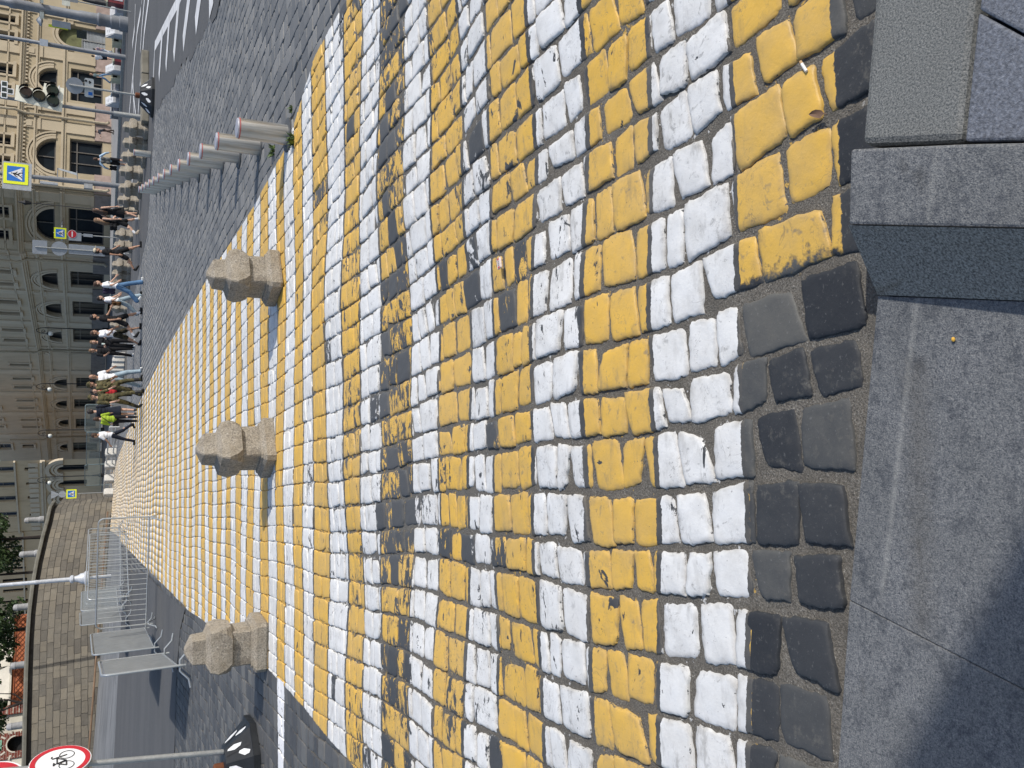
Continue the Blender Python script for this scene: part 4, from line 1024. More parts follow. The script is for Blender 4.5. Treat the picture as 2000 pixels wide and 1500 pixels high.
def kerb_thing(kind, y0, y1, label, top=206):
    c_, L = span(y0, y1); D = depth(c_); KROT = face_rz(c_, R(24)); H_ = AD(1500 - (y0 + y1) / 2, top, D).z
    if kind == 'poster_red' or kind == 'poster_grey':
        o = thing('poster_stand', label, 'poster stand', c_, KROT, 'poster stands by the far kerb')
        m_ = MB(); m_.box(-L / 2, L / 2, -.28, .28, .12, H_ - .12); m_.build('frame', MAROON if kind == 'poster_red' else DARKG, o, smooth=False)
        MB().box(-L / 2 - .03, L / 2 + .03, -.31, .31, H_ - .119, H_ - .04).build('top_board', BEIGE if kind == 'poster_red' else CONC, o, smooth=False)
        MB().box(-L / 2 + .05, L / 2 - .05, -.25, .25, 0, .119).build('plinth', CONC, o, smooth=False)
        pp = MB().box(-L * .33, L * .33, -.30, -.2805, .22, H_ * .74).build('poster', POSTER, o, smooth=False)
        m_ = MB()
        for q in range(3): m_.box(-L * (.20 - .04 * q), L * .2, -.303, -.3005, H_ * (.58 - .1 * q), H_ * (.61 - .1 * q))
        if kind == 'poster_red': m_.box(L * .05, L * .30, -.306, -.3035, H_ * .34, H_ * .56)
        m_.build('print', DARKG, pp, smooth=False)
    elif kind == 'block':
        o = thing('concrete_block', label, 'concrete block', c_, KROT, 'concrete blocks by the far kerb')
        MB().rings([[Vector(q) for q in ((-L / 2, -.45, 0), (L / 2, -.45, 0), (L / 2, .4, 0), (-L / 2, .4, 0))], [Vector(q) for q in ((-L / 2, -.42, H_ * .55), (L / 2, -.42, H_ * .55), (L / 2, .4, H_ * .92), (-L / 2, .4, H_ * .92))]]).build('body', CONC, o, smooth=False)
    elif kind == 'white':
        o = thing('concrete_block', label, 'concrete block', c_, KROT, 'concrete blocks by the far kerb')
        MB().rings([[Vector(q) for q in ((-L / 2, -.45, 0), (L / 2, -.45, 0), (L / 2, .4, 0), (-L / 2, .4, 0))], [Vector(q) for q in ((-L / 2, -.42, H_ * .5), (L / 2, -.42, H_ * .5), (L / 2, .4, H_ * .99), (-L / 2, .4, H_ * .99))]]).build('body', CONC, o, smooth=False)
        n_ = Vector((0, -.42 * H_, .82)).normalized() * .02; f = lambda u, v_: Vector((-L / 2 + L * u, -.42 + .82 * v_, H_ * (.5 + .49 * v_))) + n_
        pn = MB().add([f(.04, .03), f(.86, .05), f(.98, .98), f(.14, .97)], [(0, 1, 2, 3)]).build('white_sheet', PWHITE, o, smooth=False)
        m_ = MB(); n_ *= 1.4
        for q in range(4): m_.add([f(.3 + .1 * (q % 2), .2 + .18 * q) + n_ * .3, f(.62, .2 + .18 * q) + n_ * .3, f(.64, .24 + .18 * q) + n_ * .3, f(.32 + .1 * (q % 2), .24 + .18 * q) + n_ * .3], [(0, 1, 2, 3)])
        m_.build('print', POSTER, pn, smooth=False)
    elif kind == 'niche':
        o = thing('concrete_block', label, 'concrete block', c_, KROT, 'concrete blocks by the far kerb')
        m_ = MB(); a = L / 2
        m_.box(-a, a, -.35, .4, 0, H_ * .48); m_.box(-a, -a * .62, -.35, .4, H_ * .4805, H_ * .86); m_.box(a * .62, a, -.35, .4, H_ * .4805, H_ * .86); m_.box(-a * .618, a * .618, .2, .4, H_ * .4805, H_ * .86); m_.box(-a * 1.06, a * 1.06, -.4, .42, H_ * .8605, H_)
        m_.build('body', BEIGE, o, smooth=False); MB().box(-a * .6, a * .6, .14, .19, H_ * .485, H_ * .855).build('dark_niche', mt('dark_niche', (.03, .032, .03), .7), o, smooth=False)
    return o
kerb_thing('poster_red', -18, 13, 'maroon framed poster stand cut by the right edge')
kerb_thing('block', 14, 33, 'plain grey concrete block right of the massive lamp column', 212)
kerb_thing('white', 53, 74, 'concrete block with a patterned white sheet beside the massive lamp column')
kerb_thing('niche', 75, 91, 'beige concrete block with a dark niche, right of the maroon poster', 219)
kerb_thing('poster_red', 92, 126, 'maroon framed poster stand in front of the woman in white', 219)
kerb_thing('white', 129, 145, 'concrete block with a white printed sheet left of the maroon poster')
kerb_thing('niche', 146, 161, 'beige concrete block with a dark niche in front of the man in jeans', 217)
kerb_thing('poster_grey', 163, 189, 'dark framed grey poster stand behind the rubber footed sign pole', 215)
kerb_thing('white', 190, 208, 'concrete block with a plain white sheet right of the traffic light pole')
kerb_thing('poster_grey', 211, 232, 'dark framed poster stand behind the traffic light pole', 214)
# far pavement with its dark kerb
ke = k1 + kd * 22; ks = k0 - kd * 25
poly_sheet('far_pavement', [(ks + kn * 0).xy[:], (ke + kn * 0).xy[:], (ke + kn * 18).xy[:], (ks + kn * 40).xy[:]][::-1], lambda x, y: .16, PAVE)
m_ = MB(); a, b = ks - kn * .35, ke - kn * .35
m_.add([(ks.x, ks.y, .155), (ke.x, ke.y, .155), (b.x, b.y, .155), (a.x, a.y, .155), (ks.x, ks.y, 0), (ke.x, ke.y, 0), (b.x, b.y, 0), (a.x, a.y, 0)], [(0, 1, 2, 3), (3, 2, 6, 7), (0, 3, 7, 4), (1, 5, 6, 2)])
o = m_.build('far_kerb', mt('pale_kerb', (.36, .35, .32), .85), smooth=False); o['kind'] = 'structure'
a, b = ks - kn * 2.1, ke - kn * 1.6
m_ = MB().add([(a.x, a.y, .010), (b.x, b.y, .010), (ke.x - kn.x * .34, ke.y - kn.y * .34, .010), (ks.x - kn.x * .34, ks.y - kn.y * .34, .010)], [(0, 1, 2, 3)])
o = m_.build('gutter', mt('dark_gutter', (.028, .03, .038), .8), smooth=False); o['kind'] = 'structure'
# low concrete island under the rubber footed sign
a, b = G(1402, 291), G(1262, 291); d = (b - a).normalized(); n_ = Vector((-d.y, d.x, 0)); n_ = n_ if n_.y > 0 else -n_
m_ = MB(); L = (b - a).length
for k in range(3):
    q0, q1 = a + d * (L * k / 3 + .01), a + d * (L * (k + 1) / 3 - .01)
    m_.add([(q.x, q.y, z_) for z_ in (0, .24) for q in (q0, q1, q1 + n_ * .8, q0 + n_ * .8)], [(3, 2, 1, 0), (4, 5, 6, 7), (0, 1, 5, 4), (1, 2, 6, 5), (2, 3, 7, 6), (3, 0, 4, 7)])
o = m_.build('traffic_island', mt('brown_concrete', (.20, .185, .15), .9, var=.2, scale=3), smooth=False); bevel(o, .03); tag(o, 'low brown concrete island kerb behind the black rubber foot', 'kerb')
# unseen pier added behind the viewer on the right to shade the kerb
c = thing('shade_caster_pier', 'tall square pier added out of view behind the viewer to shade the left kerb', 'pier', (4.19, -2.30, 0), R(-33))
MB().rings([ring(1.1, 0, .03), ring(1.1, .5, .03), ring(.92, .55, .03), ring(.92, 7.4, .03)]).build('shaft', TAN, c, smooth=False)
MB().rings([ring(1.15, 7.4, .03), ring(1.15, 7.6, .03), ring(.3, 8.0, .05)]).build('cap', TAN, c, smooth=False)
# ================================================================== BUILDINGS
def stucco(name, c0, c1, soot=.35):
    t = NT(name); v = t.coord(); a = t.noise(v, .35, 5, .6); b = t.noise(t.mapping(v, (1, 1, .25)), 1.6, 6, .7); f = t.noise(v, 14, 3)
    c = t.mix(t.rng(a, .3, .7), c0, c1); c = t.mix(t.rng(b, .48, .8, 0, soot), c, mul(c0, .5)); t.bump(f, .25, .03)
    return t.fin(c, .9, 0, .2)
STUCCO = stucco('ochre_stucco', (.335, .275, .185), (.40, .335, .23)); TRIM = stucco('pale_ochre_trim', (.395, .33, .235), (.45, .38, .275), .35)
STUCCO_B = stucco('shade_lifted_ochre_stucco', (.50, .415, .30), (.58, .48, .35), .5); TRIM_B = stucco('shade_lifted_trim', (.56, .475, .355), (.62, .53, .40), .45)  # sooty ochre lightened in colour to lift the facades in shade
PLINTH = mt('pink_granite', (.30, .225, .195), .7, var=.25, scale=2.5); PLINTH_B = mt('brown_granite', (.19, .165, .15), .75, var=.25, scale=1.5)
t = NT('dark_window_glass'); v = t.coord(); a = t.noise(v, .9, 3)
PANE = t.fin(t.mix(t.rng(a, .35, .7), (.008, .012, .018), (.014, .02, .026)), .30, 0, .06)
t = NT('sky_tinted_glass'); v = t.coord(); a = t.noise(v, .9, 3)
PANE_B = t.fin(t.mix(t.rng(a, .35, .7), (.02, .032, .055), (.05, .075, .12)), .12, 0, .4)  # blue of the reflected sky painted into the pane colour
FRAME = mt('brown_window_frame', (.09, .08, .07), .6); FRAMEG = mt('grey_window_frame', (.20, .20, .19), .6); SHUT = mt('roller_shutter', (.27, .29, .31), .5, .3, var=.25, scale=1.5)
TARP = mt('olive_tarp', (.11, .115, .05), .8, var=.5, scale=1.2); DOORD = mt('dark_door', (.05, .04, .034), .6)

class Facade:
    """vertical wall strip from A (left) to B (right) as seen from the square"""
    def __init__(s, root, A, B, H, mats, depth_=.5, T=9.0, back=None):
        s.root = root; s.A = Vector((A[0], A[1], 0)); s.B = Vector((B[0], B[1], 0)); s.L = (s.B - s.A).length
        s.d = (s.B - s.A) / s.L; s.n = Vector((s.d.y, -s.d.x, 0)); s.H = H; s.mats = mats; s.ops = []; s.dep = depth_; s.T = T; s.back = back
    def uv(s, U, V):
        r = ray(U, V); den = r[0] * s.n.x + r[1] * s.n.y; t_ = (s.A.x * s.n.x + s.A.y * s.n.y) / den
        p = Vector((r[0] * t_, r[1] * t_, CAM_H + r[2] * t_)); return (p - s.A).dot(s.d), p.z
    def P(s, a, b, d):         # d metres out of the wall, towards the square
        q = s.A + s.d * a + s.n * d; q.z = b; return q - s.root.location
    def op(s, UL, UR, Vt, Vb, kind='win', arch=False):
        Vm = (Vt + Vb) / 2; a = s.uv(UL, Vm)[0]; b = s.uv(UR, Vm)[0]; zt = s.uv((UL + UR) / 2, Vt)[1]; zb = s.uv((UL + UR) / 2, Vb)[1]
        s.ops.append((max(.15, a), min(s.L - .15, b), max(.05, zb), min(s.H - .3, zt), kind, arch)); return s
    def outline(s, o):
        a, b, z0, z1, k, ar = o
        if not ar: return [(a, z0), (b, z0), (b, z1), (a, z1)]
        r = (b - a) / 2; h = min(r, z1 - z0 - .02); zs = z1 - h
        return [(a, z0), (b, z0)] + [((a + b) / 2 + r * math.cos(R(q)), zs + h * math.sin(R(q))) for q in range(0, 181, 15)]
    def build(s):
        st, tr, pl = s.mats; root = s.root
        outs = [s.outline(o) for o in s.ops]; s.wins = {}
        polys = [[(0, 0), (s.L, 0), (s.L, s.H), (0, s.H)]] + outs
        flat = [p for q in polys for p in q]; tri = tessellate_polygon([[Vector((a, b, 0)) for a, b in q] for q in polys])
        m_ = MB(); m_.add([s.P(a, b, 0) for a, b in flat], [tuple(x) for x in tri])
        for q in outs:
            n_ = len(q); m_.add([s.P(a, b, 0) for a, b in q] + [s.P(a, b, -s.dep) for a, b in q], [(i, (i + 1) % n_, n_ + (i + 1) % n_, n_ + i) for i in range(n_)])
        T = s.T
        bk = (s.back if s.back else -s.n) * T; Pb = lambda a, b: s.P(a, b, 0) + bk
        m_.add([s.P(0, 0, 0), s.P(0, s.H, 0), Pb(0, s.H), Pb(0, 0), s.P(s.L, 0, 0), s.P(s.L, s.H, 0), Pb(s.L, s.H), Pb(s.L, 0)], [(0, 1, 2, 3), (4, 7, 6, 5), (1, 5, 6, 2), (3, 2, 6, 7)])
        wl = m_.build('wall', st, root, smooth=False)
        for o, q in zip(s.ops, outs):
            a, b, z0, z1, k, ar = o; w_, h_ = b - a, z1 - z0
            fr_ = MB()
            if k in ('door', 'win', 'lun', 'up', 'blue'):
                e = min(.11, w_ * .08)
                inner = [(a + e + (x - a) * (w_ - 2 * e) / w_, z0 + e + (z - z0) * (h_ - 2 * e) / h_) for x, z in q]
                n_ = len(q)
                for d0 in (0,):
                    vs = [s.P(x, z, -.30) for x, z in q] + [s.P(x, z, -.30) for x, z in inner] + [s.P(x, z, -.40) for x, z in inner]
                    fr_.add(vs, [(i, (i + 1) % n_, n_ + (i + 1) % n_, n_ + i) for i in range(n_)] + [(n_ + i, n_ + (i + 1) % n_, 2 * n_ + (i + 1) % n_, 2 * n_ + i) for i in range(n_)])
                bar = min(.05, w_ * .035)
                def vb_(x, za, zb): fr_.prism([(x - bar, za), (x + bar, za), (x + bar, zb), (x - bar, zb)], lambda u, v_, d: s.P(u, v_, d), -.36, -.31)
                def hb_(z, xa, xb): fr_.prism([(xa, z - bar), (xb, z - bar), (xb, z + bar), (xa, z + bar)], lambda u, v_, d: s.P(u, v_, d), -.365, -.305)
                if k in ('door', 'win') and w_ > 1.2:
                    for f in ((1 / 3, 2 / 3) if w_ > 2.2 else (.5,)): vb_(a + w_ * f, z0 + .05, z1 - .05)
                    hb_(z0 + h_ * .78, a + .05, b - .05)
                elif k == 'lun': vb_((a + b) / 2, z0 + .05, z1 - .15)
                else:
                    vb_((a + b) / 2, z0 + .04, z1 - .1); hb_(z0 + h_ * .62, a + .04, b - .04)
                wn = fr_.build('window', FRAMEG if k == 'blue' else FRAME, root, smooth=False); s.wins[o] = wn
                pn = MB(); pn.add([s.P(x, z, -.41) for x, z in q], [tuple(x) for x in tessellate_polygon([[Vector((x, z, 0)) for x, z in q]])])
                pn.build('pane', PANE_B if k == 'blue' else PANE, wn, smooth=False)
                if k == 'door' and h_ > 2.5: fr_ = None
            elif k == 'gate':
                zs = z0 + h_ * .50
                m_ = MB(); nn = 16
                for i in range(nn):
                    za = z0 + (zs - z0) * i / nn; m_.prism([(a, za + .01), (b, za + .01), (b, za + (zs - z0) / nn - .012), (a, za + (zs - z0) / nn - .012)], lambda u, v_, d: s.P(u, v_, d), -.40, -.33 - .03 * (i % 2))
                g = m_.build('roller_shutter', SHUT, root, smooth=False)
                up = [(x, max(z, zs + .06)) for x, z in q]
                MB().add([s.P(x, z, -.42) for x, z in up], [tuple(x) for x in tessellate_polygon([[Vector((x, z, 0)) for x, z in up]])]).build('tarp', TARP, root, smooth=False)
                m_ = MB(); m_.prism([(a, zs - .03), (b, zs - .03), (b, zs + .05), (a, zs + .05)], lambda u, v_, d: s.P(u, v_, d), -.40, -.28); m_.prism([((a + b) / 2 - .05, z0), ((a + b) / 2 + .05, z0), ((a + b) / 2 + .05, zs), ((a + b) / 2 - .05, zs)], lambda u, v_, d: s.P(u, v_, d), -.33, -.27)
                m_.build('gate_frame', FRAMEG, root, smooth=False)
        s.wl = wl; return s
    def band(s, m_, z0, z1, d, a0=None, a1=None, d0=0.0):
        a0 = 0 if a0 is None else a0; a1 = s.L if a1 is None else a1
        m_.prism([(a0, z0), (a1, z0), (a1, z1), (a0, z1)], lambda u, v_, dd: s.P(u, v_, dd), d0 + .002, d)
    def arch(s, m_, o, r0, r1, d):
        a, b, z0, z1, k, ar = o; c_ = (a + b) / 2; r = (b - a) / 2; h = min(r, z1 - z0 - .02); zs = z1 - h; f = h / r
        pts = [(c_ + (r + r1) * math.cos(R(q)), zs + (r * f + r1) * math.sin(R(q))) for q in range(0, 181, 12)] + [(c_ + (r + r0) * math.cos(R(q)), zs + (r * f + r0) * math.sin(R(q))) for q in range(180, -1, -12)]
        n_ = 16; vs = [s.P(x, z, .002) for x, z in pts] + [s.P(x, z, d) for x, z in pts]; N = len(pts); fs = []
        for i in range(n_ - 1):
            j_ = N - 1 - i; fs += [(i, i + 1, j_ - 1, j_), (N + i, N + j_, N + j_ - 1, N + i + 1), (i, N + i, N + i + 1, i + 1), (j_, j_ - 1, N + j_ - 1, N + j_)]
        m_.add(vs, fs)
    def trim(s, zc=7.5, piers=(), dentil=False, band2=True):
        st, tr, pl = s.mats; root = s.root; f = lambda u, v_, d: s.P(u, v_, d)
        m_ = MB(); s.band(m_, zc - .12, zc + .02, .48); s.band(m_, zc - .30, zc - .121, .34); s.band(m_, zc - .46, zc - .301, .20)
        if dentil:
            k = .15
            while k < s.L: m_.prism([(k, zc - .62), (k + .16, zc - .62), (k + .16, zc - .461), (k, zc - .461)], f, .002, .22); k += .38
        s.band(m_, zc + .9, zc + 1.02, .12)
        m_.build('cornice', tr, root, smooth=False)
        if band2:
            m_ = MB(); s.band(m_, zc - 1.35, zc - 1.22, .2); s.band(m_, zc - 1.5, zc - 1.351, .10); m_.build('frieze_band', tr, root, smooth=False)
        m_ = MB(); k = 0
        cuts = sorted([(o[0] - .02, o[1] + .02) for o in s.ops if o[2] < 1.5])
        x = 0
        segs = []
        for a, b in cuts + [(s.L, s.L)]:
            if a - x > .1: segs.append((x, a))
            x = max(x, b)
        for a, b in segs: m_ = MB(); s.band(m_, -.2, 1.5, .12, a, b); m_.build('plinth', pl, root, smooth=False)
        m_ = MB(); segs2 = []; x = 0
        for a, b in sorted([(o[0] - .05, o[1] + .05) for o in s.ops if o[2] < 4.15 < o[3]]) + [(s.L, s.L)]:
            if a - x > .1: segs2.append((x, a))
            x = max(x, b)
        for a, b in segs2: m_ = MB(); s.band(m_, 3.98, 4.16, .20, a, b); s.band(m_, 3.78, 3.979, .09, a, b); m_.build('string_course', tr, root, smooth=False)
        m_ = MB()
        for (a, w_) in piers:
            m_ = MB(); a0, a1 = max(0, a - w_ / 2), min(s.L, a + w_ / 2)
            s.band(m_, 1.51, 3.77, .14, a0, a1); s.band(m_, 4.161, zc - 1.51, .16, a0, a1); s.band(m_, 1.501, 1.75, .20, a0 - .06, a1 + .06, .141)
            s.band(m_, zc - 1.75, zc - 1.52, .24, a0 - .06, a1 + .06, .161); s.band(m_, zc - 1.21, zc - .47, .13, a0 + .1, a1 - .1)
            q = (a0 + a1) / 2; s.band(m_, zc - 1.08, zc - .62, .19, q - .28, q + .28, .131)
            s.band(m_, zc + .06, zc + .86, .16, a0, a1); s.band(m_, zc + 1.03, s.H - .3, .16, a0, a1)
            m_.build('pilaster', tr, root, smooth=False)
        for o in s.ops:
            a, b, z0, z1, k_, ar = o; m_ = MB()
            if k_ in ('lun', 'gate'):
                s.arch(m_, o, .02, .26, .14); s.arch(m_, o, .34, .52, .09)
                if k_ == 'lun': s.arch(m_, o, .60, .74, .16)
            elif k_ in ('up', 'blue'):
                e = .24; s.band(m_, z0 - .30, z0 - .04, .24, a - .30, b + .30); s.band(m_, z0 - .039, z1 + .2, .12, a - e, a - .03); s.band(m_, z0 - .039, z1 + .2, .12, b + .03, b + e)
            if m_.v: m_.build('window_surround', tr, s.wins.get(o, root), smooth=False)
def hz_(U): return 172 + .012 * (U - 750)
def C2(U, D): p = AD(U, hz_(U), D); return (p.x, p.y)
c = thing('corner_building', 'long ochre stucco building with arched ground floor windows, curving round the street corner', 'building', (*C2(1120, 82), 0))
mC = (stucco('warm_grey_stucco', (.56, .43, .275), (.63, .495, .325), .5), stucco('warm_grey_trim', (.61, .485, .325), (.67, .545, .375), .45), PLINTH_B)
mA = (STUCCO, TRIM, PLINTH); mB = (STUCCO_B, TRIM_B, PLINTH_B)
fa = Facade(c, C2(1122, 82), C2(1570, 90.3), 13, mA)
fa.op(1322, 1367, 74, 112, 'lun', True).op(1166, 1230, 70, 109, 'lun', True).op(1300, 1362, 138, 201, 'door').op(1160, 1226, 136, 200, 'door').op(1405, 1447, 114, 206, 'gate', True)
fa.op(1500, 1530, 118, 205, 'door')
for a, b, v_ in ((1461, 1473, 30), (1423, 1441, 28), (1359, 1378, 25), (1317, 1337, 22), (1221, 1239, 21), (1179, 1197, 20)): fa.op(a, b, v_ - 75, v_, 'up')
fa.build(); X_ = lambda U, V=150: fa.uv(U, V)[0]
fa.trim(7.5, [(X_(1140), 1.1), (X_(1246), 1.0), (X_(1285), 1.2), (X_(1385), 1.1), (X_(1465), 1.0)], True)
fb = Facade(c, C2(1001, 86.6), C2(1120.5, 82), 13, (STUCCO, TRIM, PLINTH_B))
fb.op(1030, 1095, 68, 107, 'lun', True).op(1020, 1090, 134, 203, 'door').op(1079, 1099, -50, 17, 'up').op(1033, 1053, -50, 17, 'up')
fb.build(); fb.trim(7.5, [(.7, .9), (fb.L - .6, .9)], False)
fc = Facade(c, C2(811, 118), C2(1000, 86.8), 13, mB)
for y0, y1, vt, vb in ((530, 561, 77, 113), (590, 617, 85, 120), (646, 666, 93, 121), (693, 711, 100, 127)): fc.op(1500 - y1, 1500 - y0, vt, vb, 'lun', True)
for y0, y1, vt, vb in ((532, 563, 138, 203), (590, 619, 142, 205), (643, 669, 143, 205), (695, 714, 147, 200)): fc.op(1500 - y1, 1500 - y0, vt, vb, 'door')
for y0, y1, vt, vb in ((524, 532, -20, 25), (549, 556, -15, 29), (584, 592, -8, 35), (607, 614, -3, 39), (640, 646, 4, 45), (660, 666, 8, 49), (688, 692.5, 14, 53.5)): fc.op(1500 - y1, 1500 - y0, vt, vb, 'up')
fc.build(); X_ = lambda U, V=150: fc.uv(U, V)[0]
fc.trim(7.4, [(X_(992), .8), (X_(926), 1.0), (X_(868), 1.0), (X_(820), 1.0)])
fd = Facade(c, C2(590, 156), C2(810, 118.3), 14, mB, T=2.0)
for y0, y1, vt, vb in ((739, 757, 106, 131), (781, 797, 109, 131), (818, 833, 114, 134), (866, 879, 117, 132)): fd.op(1500 - y1, 1500 - y0, vt, vb, 'lun', True)
for y0, y1, vt, vb in ((738, 758, 149, 187), (780, 798, 145, 187), (818, 836, 148, 187), (864, 882, 142, 190)): fd.op(1500 - y1, 1500 - y0, vt, vb, 'door')
for y0, y1, vt, vb in ((709, 714, 19, 57), (736, 741, 25, 62), (753, 758, 28, 65), (779, 783, 33, 69), (794, 798, 36, 71), (817, 821, 41, 76), (831, 835, 44, 78), (867, 874, 44, 66), (830, 834, -10, 8), (817, 821, -14, 4), (794, 798, -20, 0)): fd.op(1500 - y1, 1500 - y0, vt, vb, 'up')
fd.op(622, 634, -15, 22, 'blue')
fd.build(); X_ = lambda U, V=150: fd.uv(U, V)[0]
fd.trim(7.4, [(X_(774), 1.0), (X_(732), 1.0), (X_(694), 1.0), (X_(652), 1.2)])
PIPE = mt('downpipe_paint', (.40, .34, .245), .6, .1)
for U, fx in ((1262, fa), (1121, fa), (993, fc), (819, fc), (650, fd)):
    a = max(.2, min(fx.L - .2, fx.uv(U, 150)[0])); z0 = .4
    m_ = MB(); m_.path([fx.P(a, 12, .62), fx.P(a, 8.2, .62), fx.P(a, 7.7, .66), fx.P(a, 6.9, .30), fx.P(a, .6, .30), fx.P(a, .35, .55)], .13, 8); m_.build('downpipe', PIPE, c)
MB().cbox((fb.P(fb.uv(1063, 90)[0], 4.0, .9)), 1.5, .9, .10, math.atan2(fb.d.y, fb.d.x)).build('door_canopy', SBACK, c, smooth=False)
c = thing('arcaded_building', 'shaded stone building with deep ringed arches at the end of the street, behind the rampart', 'building', (*C2(604, 123.4), 0))
fe = Facade(c, C2(470, 134), C2(604, 123.4), 16, mC, T=2.5, back=Vector((C2(560, 100)[0], C2(560, 100)[1], 0)).normalized())
for y0, y1, vt, vb in ((908, 921, 112, 172), (938, 949, 114, 170), (965, 976, 116, 170)): fe.op(1500 - y1, 1500 - y0, vt, vb, 'lun', True)
for y0, y1, vt, vb in ((912, 923, -14, 27), (942, 952, -10, 31), (969, 980, -6, 34), (1000, 1010, -4, 37)): fe.op(1500 - y1, 1500 - y0, vt, vb, 'blue')
for y0, y1, vt, vb in ((913, 919, 48, 69), (942, 947, 51, 72), (969, 974, 54, 74), (1003, 1008, 58, 77)): fe.op(1500 - y1, 1500 - y0, vt, vb, 'win')
fe.build(); m_ = MB(); f_ = lambda u, v_, d: fe.P(u, v_, d)
fe.band(m_, 7.0, 7.25, .45); fe.band(m_, 6.7, 6.99, .25); fe.band(m_, 10.0, 10.2, .3)
for k in range(int(fe.L / 1.05)): fe.band(m_, 7.5, 8.6, .12, .2 + k * 1.05, .95 + k * 1.05)
m_.build('cornice', TRIM_B, c, smooth=False)
for o in fe.ops:
    if o[4] == 'lun':
        m_ = MB(); fe.arch(m_, o, .05, .35, .30); fe.arch(m_, o, .5, .75, .2); fe.arch(m_, o, .95, 1.45, .35); m_.build('arch_surround', TRIM_B, fe.wins[o], smooth=False)
ff = Facade(c, C2(-60, 163), C2(469, 134.1), 16, mC, T=1.5)
for y0, y1, vt, vb in ((1052, 1059, -10, 42), (1066, 1073, -5, 44), (1094, 1100, 0, 48), (1108, 1114, 2, 50), (1130, 1137, 5, 53), (1150, 1156, 6, 54), (1172, 1178, 6, 55), (1196, 1203, 6, 55), (1240, 1247, 6, 55), (1300, 1307, 6, 55), (1350, 1357, 6, 55), (1400, 1407, 6, 55)): ff.op(1500 - y1, 1500 - y0, vt, vb, 'win')
ff.build(); m_ = MB(); ff.band(m_, 7.0, 7.25, .45); ff.band(m_, 6.7, 6.99, .25); ff.band(m_, 9.6, 9.8, .3); m_.build('cornice', TRIM_B, c, smooth=False)

# ------------------------------------------------------------------ the rampart
t = NT('rampart_masonry'); uvn = t.n('ShaderNodeUVMap'); v = t.coord()
wv = t.n('ShaderNodeVectorMath', operation='ADD'); t.put(wv.inputs[0], uvn.outputs[0])
nz_ = t.n('ShaderNodeTexNoise'); t.put(nz_.inputs['Vector'], uvn.outputs[0]); nz_.inputs['Scale'].default_value = 1.4; nz_.inputs['Detail'].default_value = 3
sc_ = t.n('ShaderNodeVectorMath', operation='SCALE'); sub = t.n('ShaderNodeVectorMath', operation='SUBTRACT'); t.put(sub.inputs[0], nz_.outputs['Color']); sub.inputs[1].default_value = (.5, .5, .5)
t.put(sc_.inputs[0], sub.outputs[0]); sc_.inputs['Scale'].default_value = .10; t.put(wv.inputs[1], sc_.outputs[0])
def bricks(off, fr_, sq=.5):
    b = t.n('ShaderNodeTexBrick'); t.put(b.inputs['Vector'], wv.outputs[0]); b.offset = off; b.offset_frequency = 2; b.squash = .72; b.squash_frequency = 3
    b.inputs['Scale'].default_value = 1; b.inputs['Brick Width'].default_value = .98; b.inputs['Row Height'].default_value = .385
    b.inputs['Mortar Size'].default_value = .017; b.inputs['Mortar Smooth'].default_value = .3; b.inputs['Bias'].default_value = 0
    b.inputs['Color1'].default_value = (.195, .172, .135, 1); b.inputs['Color2'].default_value = (.105, .096, .083, 1); b.inputs['Mortar'].default_value = (.055, .05, .045, 1); return b
b = bricks(.42, 2)
c_ = t.mix(t.rng(t.noise(v, .55, 5, .65), .42, .72, 0, .55), b.outputs['Color'], (.15, .142, .125))
c_ = t.mix(t.rng(t.noise(v, 1.7, 6, .7), .5, .75, 0, .5), c_, (.21, .19, .16))
c_ = t.mix(t.rng(t.noise(t.mapping(v, (2, 2, .3)), 1.3, 4), .56, .75, 0, .5), c_, (.10, .09, .08))
t.bump(t.math('ADD', t.math('MULTIPLY', b.outputs['Fac'], -2.2), t.noise(v, 7, 5, .7)), .9, .05)
MASON = t.fin(c_, .95, 0, .15)
RP = [(517, 104, 72.5), (505, 96, 70.5), (480, 90.5, 69), (450, 82, 67.5), (400, 70, 65.5), (350, 61, 63.5), (300, 55, 62), (250, 51.5, 61), (200, 49.5, 60), (150, 48, 59), (100, 46.5, 58.2), (50, 45.5, 57.5), (0, 44.5, 57), (-80, 43, 56.2), (-200, 41, 55.5), (-400, 38, 55)]
RP = [(U, V, D) for U, V, D in RP]
pts = []
for U, V, D in RP:
    p = AD(U, V, D); pts.append(p)
c = thing('stone_rampart', 'tall curved rampart of weathered coursed stone blocks with a dark coping', 'stone wall', (pts[6].x, pts[6].y, 0))
vs, fs, uvs = [], [], []; s_len = 0; org = c.location
nrm = []
for i in range(len(pts)):
    d = pts[min(i + 1, len(pts) - 1)] - pts[max(i - 1, 0)]; d.z = 0; d.normalize(); nrm.append(Vector((-d.y, d.x, 0)) if (-d.y * pts[i].x + d.x * pts[i].y) < 0 else Vector((d.y, -d.x, 0)))
rows_n = 6
for i, p in enumerate(pts):
    if i: s_len += (Vector((p.x, p.y, 0)) - Vector((pts[i - 1].x, pts[i - 1].y, 0))).length
    for k in range(rows_n + 1):
        z_ = -1 + (p.z - .42 + 1) * k / rows_n; q = Vector((p.x, p.y, 0)) + nrm[i] * (.42 * (1 - k / rows_n)); vs.append((q.x - org.x, q.y - org.y, z_)); uvs.append((s_len, z_ - p.z))
for i in range(len(pts) - 1):
    for k in range(rows_n): a = i * (rows_n + 1) + k; fs.append((a, a + rows_n + 1, a + rows_n + 2, a + 1))
me = newmesh('wall', vs, fs, True, 60); ul = me.uv_layers.new(name='UVMap')
for lp in me.loops: ul.data[lp.index].uv = uvs[lp.vertex_index]
link('wall', me, MASON, c)
